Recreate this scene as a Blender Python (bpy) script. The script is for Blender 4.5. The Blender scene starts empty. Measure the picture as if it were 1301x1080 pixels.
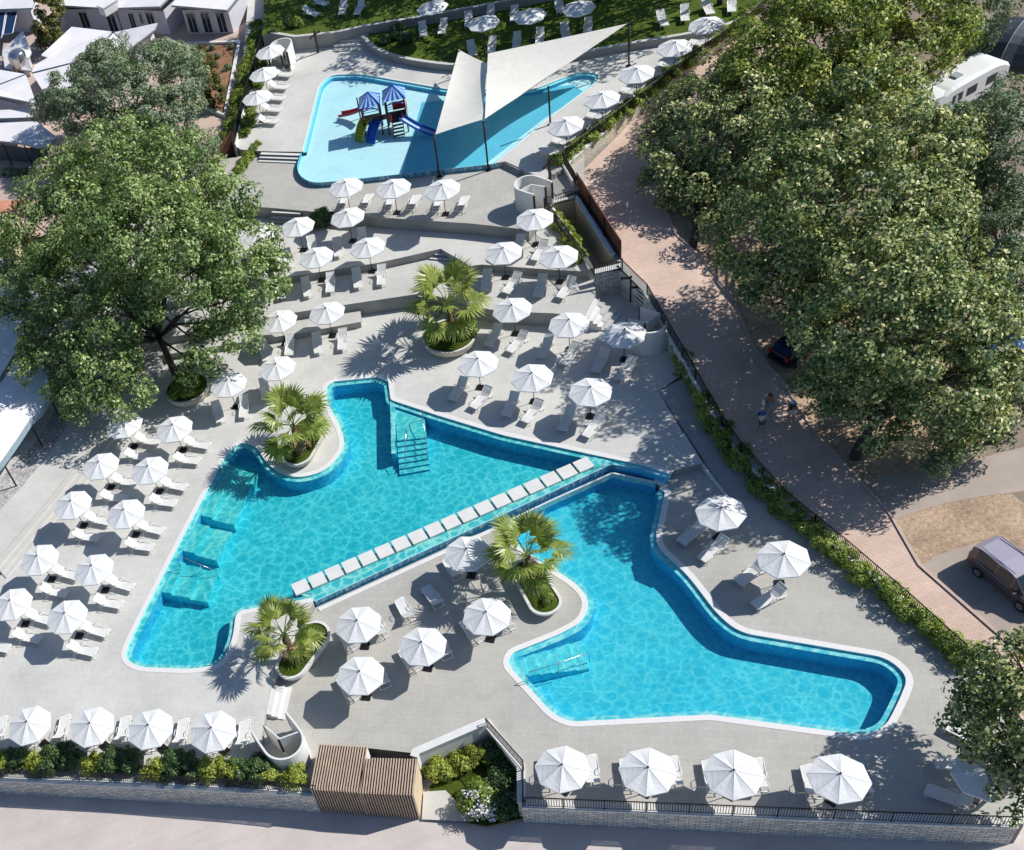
import bpy, bmesh, math, random
import numpy as np
from mathutils import Vector, Matrix
from mathutils.geometry import tessellate_polygon
random.seed(7); RNG = np.random.default_rng(11)
scene = bpy.context.scene
COL = scene.collection
PI = math.pi
# ------------------------------------------------------------------ survey camera (metres, z up, lower pool deck = 0)
IW, IH = 1301.0, 1080.0
PITCH, ROLL, FPX, CX, CY, CAMH = 0.84651, -0.378981, 1439.438, 318.955, 750.136, 39.11 * 1.4
fw = Vector((0, math.cos(PITCH), -math.sin(PITCH)))
_r = Vector((1, 0, 0)); _u = _r.cross(fw)
rt = math.cos(ROLL) * _r + math.sin(ROLL) * _u
up = -math.sin(ROLL) * _r + math.cos(ROLL) * _u
def W(px, py, z=0.0):
    """point of the level plane z seen at photo position px, py"""
    d = fw + rt * ((px - CX) / FPX) - up * ((py - CY) / FPX)
    t = (z - CAMH) / d.z
    return Vector((d.x * t, d.y * t, z))
def PX(p):
    v = Vector(p) - Vector((0, 0, CAMH)); d = v.dot(fw)
    return CX + FPX * v.dot(rt) / d, CY - FPX * v.dot(up) / d
def top_z(base, px, py):
    """height of a vertical edge standing on base whose top is seen at px, py"""
    best = None
    for i in range(0, 1600):
        z = base.z + i * 0.01
        q = PX((base.x, base.y, z)); e = (q[0] - px) ** 2 + (q[1] - py) ** 2
        if best is None or e < best[0]: best = (e, z)
    return best[1]
cam = bpy.data.cameras.new('camera'); co = bpy.data.objects.new('camera', cam); COL.objects.link(co)
m3 = Matrix((rt, up, -fw)).transposed()
co.matrix_world = Matrix.Translation((0, 0, CAMH)) @ m3.to_4x4()
cam.sensor_fit = 'HORIZONTAL'; cam.sensor_width = 36.0; cam.lens = FPX / IW * 36.0
cam.shift_x = (IW / 2 - CX) / IW; cam.shift_y = (CY - IH / 2) / IW
cam.clip_start = 0.5; cam.clip_end = 3000
scene.camera = co
# ------------------------------------------------------------------ light
SUN_EL, SUN_AZ = math.radians(41.1), math.radians(-5.0)
sd = Vector((math.cos(SUN_EL) * math.cos(SUN_AZ), math.cos(SUN_EL) * math.sin(SUN_AZ), math.sin(SUN_EL)))
wd = bpy.data.worlds.new('World'); scene.world = wd; wd.use_nodes = True
nt = wd.node_tree; bg = nt.nodes['Background']
sky = nt.nodes.new('ShaderNodeTexSky'); sky.sky_type = 'NISHITA'; sky.sun_disc = False
sky.sun_elevation = SUN_EL; sky.sun_rotation = math.radians(90) - SUN_AZ
tn = nt.nodes.new('ShaderNodeMix'); tn.data_type = 'RGBA'; tn.blend_type = 'MULTIPLY'; tn.inputs[0].default_value = 1.0; tn.inputs[7].default_value = (0.80, 1.02, 1.25, 1)
nt.links.new(sky.outputs[0], tn.inputs[6]); nt.links.new(tn.outputs[2], bg.inputs[0]); bg.inputs[1].default_value = 0.075
sl = bpy.data.lights.new('sun', 'SUN'); sl.energy = 5.0; sl.angle = math.radians(0.5); sl.color = (1.0, 0.97, 0.92)
so = bpy.data.objects.new('sun', sl); COL.objects.link(so); so.location = (60, -5, 80)
so.rotation_euler = (-sd).to_track_quat('-Z', 'Y').to_euler()
scene.view_settings.view_transform = 'Standard'; scene.view_settings.look = 'None'; scene.view_settings.exposure = 0
scene.render.engine = 'CYCLES'
scene.cycles.max_bounces = 8; scene.cycles.transparent_max_bounces = 16
scene.cycles.caustics_reflective = False; scene.cycles.caustics_refractive = False

# ------------------------------------------------------------------ materials
class NB:
    def __init__(s, name):
        s.m = bpy.data.materials.new(name); s.m.use_nodes = True; s.t = s.m.node_tree
        s.b = s.t.nodes['Principled BSDF']; s.out = s.t.nodes['Material Output']
    def n(s, typ, **kw):
        x = s.t.nodes.new(typ)
        for k, v in kw.items():
            if k in ('i',):
                for kk, vv in v.items(): x.inputs[kk].default_value = vv
            else: setattr(x, k, v)
        return x
    def l(s, a, b): s.t.links.new(a, b)
    def pos(s, rot=0.0, scale=1.0, off=(0, 0, 0)):
        g = s.n('ShaderNodeNewGeometry'); mp = s.n('ShaderNodeMapping'); s.l(g.outputs['Position'], mp.inputs[0])
        mp.inputs['Rotation'].default_value = (0, 0, rot); mp.inputs['Scale'].default_value = (scale,) * 3 if isinstance(scale, (int, float)) else scale
        mp.inputs['Location'].default_value = off
        return mp.outputs[0]
    def noise(s, scale, vec=None, detail=4, rough=0.55):
        x = s.n('ShaderNodeTexNoise'); x.inputs['Scale'].default_value = scale; x.inputs['Detail'].default_value = detail
        x.inputs['Roughness'].default_value = rough
        if vec is not None: s.l(vec, x.inputs['Vector'])
        return x.outputs['Fac']
    def ramp(s, fac, stops):
        x = s.n('ShaderNodeValToRGB'); cr = x.color_ramp
        while len(cr.elements) < len(stops): cr.elements.new(0.5)
        for e, (p, c) in zip(cr.elements, stops):
            e.position = p; e.color = (*c, 1) if len(c) == 3 else c
        s.l(fac, x.inputs[0]); return x.outputs[0]
    def mix(s, fac, a, b, typ='MIX'):
        x = s.n('ShaderNodeMix', data_type='RGBA', blend_type=typ)
        for k, v in ((0, fac), (6, a), (7, b)):
            if isinstance(v, (int, float)): x.inputs[k].default_value = v
            elif isinstance(v, tuple): x.inputs[k].default_value = (*v, 1)
            else: s.l(v, x.inputs[k])
        return x.outputs[2]
    def bump(s, h, strength=0.3, dist=0.02):
        x = s.n('ShaderNodeBump'); x.inputs['Strength'].default_value = strength; x.inputs['Distance'].default_value = dist
        s.l(h, x.inputs['Height']); s.l(x.outputs[0], s.b.inputs['Normal'])
    def col(s, c):
        if isinstance(c, tuple): s.b.inputs['Base Color'].default_value = (*c, 1)
        else: s.l(c, s.b.inputs['Base Color'])
    def rough(s, r): s.b.inputs['Roughness'].default_value = r
def g3(v): return (v, v, v)
def simple(name, c, rough=0.6, metal=0.0, nscale=3.0, amount=0.12, spec=0.5):
    b = NB(name); f = b.noise(nscale, b.pos())
    lo = tuple(max(0, x * (1 - amount)) for x in c); hi = tuple(min(1, x * (1 + amount)) for x in c)
    b.col(b.ramp(f, [(0.3, lo), (0.7, hi)])); b.rough(rough); b.b.inputs['Metallic'].default_value = metal
    b.b.inputs['Specular IOR Level'].default_value = spec
    return b.m
TILE_ROT = math.radians(28.2)
def paving(name, c, bw=0.95, bh=0.6, joint=0.93, var=0.05, rot=TILE_ROT):
    b = NB(name); p = b.pos(rot)
    br = b.n('ShaderNodeTexBrick'); b.l(p, br.inputs['Vector'])
    br.inputs['Scale'].default_value = 1; br.inputs['Brick Width'].default_value = bw; br.inputs['Row Height'].default_value = bh
    br.inputs['Mortar Size'].default_value = 0.012; br.inputs['Mortar Smooth'].default_value = 0.3
    br.inputs['Color1'].default_value = (*[x * (1 + var) for x in c], 1); br.inputs['Color2'].default_value = (*[x * (1 - var) for x in c], 1)
    br.inputs['Mortar'].default_value = (*[x * joint for x in c], 1)
    n1 = b.ramp(b.noise(0.30, b.pos(), 8, 0.68), [(0.3, g3(0.86)), (0.52, g3(1.0)), (0.7, g3(1.07))])
    n2 = b.ramp(b.noise(5.0, b.pos(), 5, 0.65), [(0.3, g3(0.93)), (0.7, g3(1.05))])
    b.col(b.mix(1.0, b.mix(1.0, br.outputs[0], n1, 'MULTIPLY'), n2, 'MULTIPLY')); b.rough(0.75)
    b.bump(br.outputs['Fac'], -0.25, 0.01)
    return b.m
def stonewall(name, c1, c2, mortar, scale=1.0):
    b = NB(name)
    # dry-laid courses: stretched voronoi cells
    g = b.n('ShaderNodeNewGeometry'); sep = b.n('ShaderNodeSeparateXYZ'); b.l(g.outputs['Position'], sep.inputs[0])
    m_x = b.n('ShaderNodeMath', operation='MULTIPLY'); b.l(sep.outputs[0], m_x.inputs[0]); m_x.inputs[1].default_value = 1.16
    ad = b.n('ShaderNodeMath', operation='MULTIPLY_ADD'); b.l(sep.outputs[1], ad.inputs[0]); ad.inputs[1].default_value = 0.06; b.l(m_x.outputs[0], ad.inputs[2])
    cb = b.n('ShaderNodeCombineXYZ'); b.l(ad.outputs[0], cb.inputs[0]); b.l(sep.outputs[2], cb.inputs[1])
    mp = b.n('ShaderNodeMapping'); b.l(cb.outputs[0], mp.inputs[0]); mp.inputs['Scale'].default_value = (1.0 * scale, 1.0 * scale, 1)
    ns = b.n('ShaderNodeTexNoise'); b.l(mp.outputs[0], ns.inputs['Vector']); ns.inputs['Scale'].default_value = 2.2
    ms = b.n('ShaderNodeMix', data_type='VECTOR'); ms.inputs[0].default_value = 0.07
    b.l(mp.outputs[0], ms.inputs[4]); b.l(ns.outputs['Color'], ms.inputs[5])
    br = b.n('ShaderNodeTexBrick'); b.l(ms.outputs[1], br.inputs['Vector']); br.inputs['Scale'].default_value = 1.0; br.offset = 0.37; br.offset_frequency = 2
    br.inputs['Brick Width'].default_value = 0.46; br.inputs['Row Height'].default_value = 0.165; br.inputs['Mortar Size'].default_value = 0.018; br.inputs['Mortar Smooth'].default_value = 0.3
    br.inputs['Color1'].default_value = (*c1, 1); br.inputs['Color2'].default_value = (*c2, 1); br.inputs['Mortar'].default_value = (*mortar, 1)
    cl = br.outputs[0]; ed = b.ramp(br.outputs['Fac'], [(0.0, g3(1)), (1.0, g3(0))])
    n2 = b.ramp(b.noise(3.2, b.pos(), 6, 0.75), [(0.3, (0.68, 0.70, 0.74)), (0.52, g3(1.0)), (0.72, (1.3, 1.16, 0.88))])
    b.col(b.mix(1.0, cl, n2, 'MULTIPLY')); b.rough(0.9)
    b.bump(ed, 0.7, 0.05)
    return b.m
def tiles(name, c1, c2, mortar, size=0.12):
    b = NB(name); g = b.n('ShaderNodeNewGeometry'); sep = b.n('ShaderNodeSeparateXYZ'); b.l(g.outputs['Position'], sep.inputs[0])
    m_x = b.n('ShaderNodeMath', operation='MULTIPLY'); b.l(sep.outputs[0], m_x.inputs[0]); m_x.inputs[1].default_value = 1.16
    ad = b.n('ShaderNodeMath', operation='MULTIPLY_ADD'); b.l(sep.outputs[1], ad.inputs[0]); ad.inputs[1].default_value = 0.06; b.l(m_x.outputs[0], ad.inputs[2])
    cb = b.n('ShaderNodeCombineXYZ'); b.l(ad.outputs[0], cb.inputs[0]); b.l(sep.outputs[2], cb.inputs[1])
    v = b.n('ShaderNodeTexVoronoi'); mp = b.n('ShaderNodeMapping'); mp.inputs['Scale'].default_value = (0.9 / size, 0.3 / size, 1)
    b.l(cb.outputs[0], mp.inputs[0]); b.l(mp.outputs[0], v.inputs['Vector']); v.inputs['Scale'].default_value = 1
    b.col(b.ramp(v.outputs['Color'], [(0.1, c1), (0.55, c2), (0.9, mortar)])); b.rough(0.15)
    return b.m
M = {}
M['deck_lower'] = paving('pale_grey_porcelain_paving', (0.455, 0.435, 0.395), joint=1.18, var=0.025)
M['deck_upper'] = paving('light_grey_porcelain_paving', (0.60, 0.585, 0.545), joint=0.88, var=0.02)
M['deck_terrace'] = paving('cool_grey_porcelain_paving', (0.55, 0.535, 0.50), joint=0.91, var=0.025)
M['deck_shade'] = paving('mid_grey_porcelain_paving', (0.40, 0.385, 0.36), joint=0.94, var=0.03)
M['stair'] = simple('pale_stone', (0.56, 0.54, 0.50), 0.8, nscale=1.2, amount=0.06)
M['step_edge'] = simple('white_stone', (0.70, 0.69, 0.66), 0.7, nscale=1.5, amount=0.05)
M['render_wall'] = simple('grey_wall_plaster', (0.33, 0.325, 0.31), 0.85, nscale=0.9, amount=0.12)
M['riser'] = simple('riser_painted_shade', (0.17, 0.17, 0.175), 0.85, nscale=0.9, amount=0.1)  # shade on risers turned from the sun, painted in as dark grey
M['white_wall'] = simple('white_plaster', (0.74, 0.73, 0.70), 0.7, nscale=1.2, amount=0.05)
M['cream_wall'] = simple('cream_plaster', (0.62, 0.50, 0.33), 0.8, nscale=0.7, amount=0.08)
M['coping'] = simple('white_grating', (0.74, 0.72, 0.70), 0.6, nscale=9, amount=0.06)
M['stone'] = stonewall('grey_rubble_stone', (0.86, 0.82, 0.74), (0.52, 0.53, 0.52), (0.15, 0.15, 0.145))
M['stone_light'] = stonewall('pale_rubble_stone', (0.70, 0.66, 0.57), (0.60, 0.56, 0.47), (0.36, 0.32, 0.22))
M['white_metal'] = simple('white_powder_coat', (0.78, 0.78, 0.78), 0.35, nscale=2, amount=0.02)
M['sling'] = simple('light_mesh_fabric', (0.69, 0.68, 0.65), 0.8, nscale=4, amount=0.05)
M['canvas'] = None
M['black_metal'] = simple('black_metal', (0.014, 0.013, 0.013), 0.45, 0.3, 3, 0.2)
M['dark_brown'] = simple('dark_brown_metal', (0.035, 0.022, 0.016), 0.5, 0.3, 3, 0.2)
M['steel'] = simple('stainless_steel', (0.55, 0.55, 0.56), 0.18, 0.9, 2, 0.05)
M['bark'] = None
def fabric(name, c, trans=0.12):
    b = NB(name); f = b.ramp(b.noise(1.3, b.pos(), 5, 0.6), [(0.3, g3(0.94)), (0.7, g3(1.03))])
    cc = b.mix(1.0, c, f, 'MULTIPLY'); b.col(cc); b.rough(0.85); b.b.inputs['Specular IOR Level'].default_value = 0.15
    tr = b.n('ShaderNodeBsdfTranslucent'); b.l(cc, tr.inputs[0]); mx = b.n('ShaderNodeMixShader'); mx.inputs[0].default_value = trans
    b.l(b.b.outputs[0], mx.inputs[1]); b.l(tr.outputs[0], mx.inputs[2]); b.l(mx.outputs[0], b.out.inputs[0])
    return b.m
M['canvas'] = fabric('white_canvas', (0.80, 0.80, 0.79), 0.06)
M['sail'] = fabric('cream_shade_cloth', (0.78, 0.75, 0.68), 0.10)
M['seam'] = simple('grey_seam_tape', (0.52, 0.52, 0.55), 0.8)
def bark(name, c):
    b = NB(name); f = b.noise(6, b.pos(scale=(1, 1, 0.25)), 6, 0.7)
    b.col(b.ramp(f, [(0.3, tuple(x * 0.5 for x in c)), (0.7, tuple(x * 1.4 for x in c))])); b.rough(0.95); b.bump(f, 0.6, 0.05); return b.m
M['bark'] = bark('dark_bark', (0.065, 0.052, 0.04)); M['palm_bark'] = bark('fibrous_palm_bark', (0.16, 0.10, 0.06))
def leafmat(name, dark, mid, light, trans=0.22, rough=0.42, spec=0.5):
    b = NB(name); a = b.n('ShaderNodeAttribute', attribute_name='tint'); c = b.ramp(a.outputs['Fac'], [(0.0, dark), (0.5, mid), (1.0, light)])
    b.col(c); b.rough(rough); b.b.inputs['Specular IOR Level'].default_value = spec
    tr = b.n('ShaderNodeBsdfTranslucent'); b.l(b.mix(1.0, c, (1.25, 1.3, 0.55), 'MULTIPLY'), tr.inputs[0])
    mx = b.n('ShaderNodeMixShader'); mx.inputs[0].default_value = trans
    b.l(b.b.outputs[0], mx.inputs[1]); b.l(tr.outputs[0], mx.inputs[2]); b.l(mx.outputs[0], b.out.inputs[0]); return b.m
M['leaf_a'] = leafmat('glossy_green_leaves', (0.04, 0.10, 0.03), (0.225, 0.335, 0.105), (0.62, 0.68, 0.33), 0.26, 0.45, 0.35)
M['leaf_b'] = leafmat('olive_green_leaves', (0.03, 0.08, 0.035), (0.225, 0.30, 0.10), (0.86, 0.80, 0.42), 0.2, 0.45, 0.3)  # cream end paints sunlit leaves, dark end the shaded crown interior
M['leaf_y'] = leafmat('yellow_green_leaves', (0.05, 0.11, 0.02), (0.28, 0.36, 0.07), (0.80, 0.77, 0.26), 0.25, 0.45, 0.3)
M['leaf_olive'] = leafmat('silver_olive_leaves', (0.07, 0.125, 0.065), (0.22, 0.29, 0.17), (0.46, 0.53, 0.36), 0.2, 0.55, 0.35)
M['leaf_conifer'] = leafmat('golden_conifer_foliage', (0.04, 0.07, 0.02), (0.12, 0.14, 0.03), (0.27, 0.25, 0.06), 0.1, 0.6, 0.3)
M['leaf_hedge'] = leafmat('hedge_leaves', (0.08, 0.14, 0.02), (0.25, 0.35, 0.06), (0.50, 0.58, 0.13), 0.3, 0.45)
M['leaf_dark'] = leafmat('dark_shrub_leaves', (0.03, 0.07, 0.022), (0.08, 0.155, 0.045), (0.18, 0.28, 0.08), 0.15, 0.45)
M['leaf_bright'] = leafmat('bright_yellow_shrub_leaves', (0.18, 0.24, 0.03), (0.36, 0.42, 0.06), (0.60, 0.63, 0.13), 0.28, 0.5)
M['palm_leaf'] = leafmat('fan_palm_leaves', (0.09, 0.14, 0.025), (0.27, 0.33, 0.07), (0.55, 0.56, 0.20), 0.32, 0.38)
M['dead_leaf'] = simple('dry_brown_frond', (0.30, 0.20, 0.10), 0.9, nscale=5, amount=0.3)
M['flower'] = simple('white_petals', (0.75, 0.72, 0.72), 0.7)
def grassmat(name, lo, hi, mid=None, sc=7.0):
    b = NB(name); f = b.noise(sc, b.pos(), 8, 0.75); f2 = b.noise(0.5, b.pos(), 4, 0.6)
    c = b.ramp(f, [(0.3, lo), (0.68, hi)]); k = b.ramp(f2, [(0.3, g3(0.75)), (0.7, g3(1.2))])
    b.col(b.mix(1.0, c, k, 'MULTIPLY')); b.rough(0.95); b.bump(f, 0.9, 0.08); b.b.inputs['Specular IOR Level'].default_value = 0.1; return b.m
M['lawn'] = grassmat('mown_lawn', (0.035, 0.075, 0.012), (0.13, 0.18, 0.03))
M['dry_grass'] = grassmat('dry_straw_grass', (0.30, 0.20, 0.13), (0.64, 0.48, 0.345), sc=4.5)
M['soil'] = grassmat('brown_soil', (0.20, 0.105, 0.06), (0.36, 0.20, 0.12), sc=3)
M['planter_green'] = grassmat('mossy_ground_cover', (0.03, 0.05, 0.008), (0.10, 0.14, 0.02), sc=9)
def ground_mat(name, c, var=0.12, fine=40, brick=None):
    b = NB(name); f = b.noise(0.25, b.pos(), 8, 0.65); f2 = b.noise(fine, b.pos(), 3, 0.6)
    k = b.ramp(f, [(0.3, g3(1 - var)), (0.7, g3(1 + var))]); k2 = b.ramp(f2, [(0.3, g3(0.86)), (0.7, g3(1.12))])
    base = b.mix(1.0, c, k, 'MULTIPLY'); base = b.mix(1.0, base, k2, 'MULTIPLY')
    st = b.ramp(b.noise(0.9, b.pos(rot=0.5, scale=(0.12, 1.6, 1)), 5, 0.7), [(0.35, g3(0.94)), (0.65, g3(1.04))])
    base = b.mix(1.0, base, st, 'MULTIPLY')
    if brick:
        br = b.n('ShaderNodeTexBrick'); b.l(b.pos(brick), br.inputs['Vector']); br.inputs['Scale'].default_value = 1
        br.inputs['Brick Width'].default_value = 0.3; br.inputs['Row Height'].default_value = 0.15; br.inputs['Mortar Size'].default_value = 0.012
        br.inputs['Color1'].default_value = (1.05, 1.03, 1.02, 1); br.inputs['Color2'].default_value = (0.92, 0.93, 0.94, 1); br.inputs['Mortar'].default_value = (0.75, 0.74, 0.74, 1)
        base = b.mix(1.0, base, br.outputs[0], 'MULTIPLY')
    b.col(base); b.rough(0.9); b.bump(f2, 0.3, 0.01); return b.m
M['promenade'] = ground_mat('pink_brick_promenade', (0.66, 0.49, 0.40), 0.12, 30, brick=0.9)
M['road'] = ground_mat('pale_concrete_road', (0.565, 0.50, 0.465), 0.12, 25)
M['asphalt'] = ground_mat('worn_grey_asphalt', (0.42, 0.345, 0.295), 0.14, 35)
M['path_pink'] = ground_mat('pink_path', (0.55, 0.42, 0.35), 0.1, 30)
M['camp_ground'] = ground_mat('camp_ground_painted_shade', (0.26, 0.205, 0.16), 0.25, 14)  # shade of the campsite trees is put into this darker ground colour
M['earth'] = ground_mat('bare_earth', (0.30, 0.22, 0.16), 0.2, 12)
M['pebbles'] = grassmat('white_pebbles', (0.12, 0.11, 0.11), (0.72, 0.69, 0.68), sc=5)
M['basin'] = simple('cyan_pool_plaster', (0.08, 0.62, 0.76), 0.6, nscale=0.7, amount=0.06)
M['basin_wall'] = simple('blue_pool_plaster', (0.05, 0.44, 0.72), 0.6, nscale=0.7, amount=0.06)
M['ledge'] = simple('pale_cyan_tiles', (0.33, 0.74, 0.80), 0.5, nscale=3, amount=0.07)
M['step_water'] = simple('pale_green_pool_step', (0.16, 0.68, 0.75), 0.5, nscale=2.5, amount=0.08)
M['kids_basin'] = simple('pale_turquoise_basin', (0.55, 0.84, 0.87), 0.6, nscale=0.5, amount=0.05)
M['kids_deep'] = simple('turquoise_basin', (0.10, 0.50, 0.66), 0.6, nscale=0.5, amount=0.05)
M['band'] = tiles('blue_mosaic_band', (0.05, 0.16, 0.30), (0.10, 0.34, 0.50), (0.38, 0.58, 0.66))
def water(name, tint, lines, scale, veil, veil_col, bump=0.06):
    """clear rippled water: sun caustics are painted as bright lines into its transparent colour"""
    b = NB(name); p = b.pos()
    ns = b.n('ShaderNodeTexNoise'); b.l(p, ns.inputs['Vector']); ns.inputs['Scale'].default_value = scale * 0.7; ns.inputs['Detail'].default_value = 3
    ms = b.n('ShaderNodeMix', data_type='VECTOR'); ms.inputs[0].default_value = 0.35
    b.l(p, ms.inputs[4]); b.l(ns.outputs['Color'], ms.inputs[5])
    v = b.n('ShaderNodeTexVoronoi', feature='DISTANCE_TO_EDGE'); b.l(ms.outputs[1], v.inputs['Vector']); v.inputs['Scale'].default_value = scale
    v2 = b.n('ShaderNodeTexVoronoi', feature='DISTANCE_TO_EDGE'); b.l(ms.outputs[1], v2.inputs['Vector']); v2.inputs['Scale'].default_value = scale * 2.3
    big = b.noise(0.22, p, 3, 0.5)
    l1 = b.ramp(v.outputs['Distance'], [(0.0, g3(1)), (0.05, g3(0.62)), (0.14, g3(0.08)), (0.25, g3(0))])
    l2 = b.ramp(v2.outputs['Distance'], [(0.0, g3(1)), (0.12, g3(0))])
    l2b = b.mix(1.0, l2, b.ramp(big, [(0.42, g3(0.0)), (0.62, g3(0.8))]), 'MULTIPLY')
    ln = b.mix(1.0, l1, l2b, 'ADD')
    c = b.mix(ln, tint, lines)  # caustic light net painted in as a lighter water colour
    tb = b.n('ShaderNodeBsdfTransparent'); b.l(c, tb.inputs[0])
    df = b.n('ShaderNodeBsdfDiffuse'); df.inputs[0].default_value = (*veil_col, 1)
    m1 = b.n('ShaderNodeMixShader'); m1.inputs[0].default_value = veil; b.l(tb.outputs[0], m1.inputs[1]); b.l(df.outputs[0], m1.inputs[2])
    gl = b.n('ShaderNodeBsdfGlossy'); gl.inputs['Roughness'].default_value = 0.03
    bp = b.n('ShaderNodeBump'); bp.inputs['Strength'].default_value = bump; bp.inputs['Distance'].default_value = 0.1
    b.l(b.noise(1.6, p, 3, 0.5), bp.inputs['Height']); b.l(bp.outputs[0], gl.inputs['Normal'])
    lw = b.n('ShaderNodeLayerWeight'); lw.inputs[0].default_value = 0.5
    pw = b.n('ShaderNodeMath', operation='POWER'); b.l(lw.outputs['Facing'], pw.inputs[0]); pw.inputs[1].default_value = 4.0
    fr = b.n('ShaderNodeMath', operation='MULTIPLY_ADD'); b.l(pw.outputs[0], fr.inputs[0]); fr.inputs[1].default_value = 0.45; fr.inputs[2].default_value = 0.02
    m2 = b.n('ShaderNodeMixShader'); b.l(fr.outputs[0], m2.inputs[0]); b.l(m1.outputs[0], m2.inputs[1]); b.l(gl.outputs[0], m2.inputs[2])
    b.l(m2.outputs[0], b.out.inputs[0]); return b.m
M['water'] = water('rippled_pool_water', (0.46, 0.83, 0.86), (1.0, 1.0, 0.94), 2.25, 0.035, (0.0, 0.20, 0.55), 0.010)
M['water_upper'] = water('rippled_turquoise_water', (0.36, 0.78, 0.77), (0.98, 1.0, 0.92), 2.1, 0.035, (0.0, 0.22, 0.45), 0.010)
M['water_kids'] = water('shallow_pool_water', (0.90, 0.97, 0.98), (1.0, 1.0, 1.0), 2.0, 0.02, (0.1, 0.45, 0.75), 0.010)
M['glass'] = simple('dark_glass', (0.02, 0.035, 0.045), 0.08)
M['roof_white'] = simple('white_roof_sheet', (0.78, 0.75, 0.76), 0.6, nscale=0.6, amount=0.06)
M['roof_edge'] = simple('grey_roof_edge', (0.30, 0.34, 0.37), 0.5)
M['lodge_wall'] = simple('pale_lavender_wall', (0.60, 0.59, 0.63), 0.8, nscale=0.8, amount=0.06)
M['terracotta'] = simple('terracotta', (0.48, 0.17, 0.09), 0.8, nscale=2, amount=0.2)
M['orange'] = simple('orange_canvas', (0.62, 0.27, 0.17), 0.8, nscale=1, amount=0.08)
M['awning'] = simple('white_awning', (0.92, 0.87, 0.85), 0.75, nscale=0.5, amount=0.06)
M['awning_side'] = simple('grey_blue_awning_skirt', (0.28, 0.36, 0.42), 0.75, nscale=0.5, amount=0.1)
M['corten'] = simple('rusty_corten', (0.14, 0.055, 0.03), 0.8, nscale=1.5, amount=0.3)
M['slat'] = simple('tan_wood_slat', (0.52, 0.40, 0.30), 0.7, nscale=3, amount=0.15)
M['slat_dark'] = simple('brown_backing', (0.055, 0.034, 0.026), 0.8, nscale=3, amount=0.2)
M['blue_plastic'] = simple('blue_plastic', (0.015, 0.11, 0.50), 0.3); M['pale_blue'] = simple('pale_blue_plastic', (0.42, 0.62, 0.85), 0.35)
M['red_plastic'] = simple('red_plastic', (0.55, 0.03, 0.06), 0.3); M['pink_plastic'] = simple('faded_pink_plastic', (0.60, 0.30, 0.34), 0.4)
M['green_plastic'] = simple('olive_green_plastic', (0.23, 0.32, 0.04), 0.4); M['yellow_plastic'] = simple('yellow_plastic', (0.70, 0.55, 0.03), 0.4)
M['cream'] = simple('cream_panel', (0.65, 0.58, 0.50), 0.7)
M['car_purple'] = simple('silver_purple_paint', (0.46, 0.42, 0.49), 0.25, 0.2, 1, 0.03); M['car_body'] = simple('dark_plum_paint', (0.15, 0.11, 0.125), 0.22, 0.3, 1, 0.03)
M['car_navy'] = simple('navy_paint', (0.010, 0.016, 0.045), 0.2, 0.3, 1, 0.05); M['car_white'] = simple('white_paint', (0.80, 0.80, 0.79), 0.3, 0, 1, 0.03)
M['car_blue'] = simple('blue_paint', (0.02, 0.12, 0.42), 0.25, 0.2, 1, 0.05)
M['rubber'] = simple('rubber', (0.015, 0.015, 0.016), 0.8); M['rim'] = simple('alloy', (0.5, 0.5, 0.52), 0.3, 0.8)
M['red_lamp'] = simple('red_lamp', (0.5, 0.02, 0.02), 0.2); M['head_lamp'] = simple('clear_lamp', (0.6, 0.6, 0.62), 0.1)
M['tent'] = simple('navy_tent_cloth', (0.02, 0.032, 0.055), 0.8); M['tent_grey'] = simple('grey_tent_cloth', (0.10, 0.115, 0.135), 0.8)
M['skin'] = simple('skin', (0.52, 0.30, 0.20), 0.6); M['panel_blue'] = simple('solar_panel', (0.012, 0.03, 0.09), 0.15)

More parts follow.
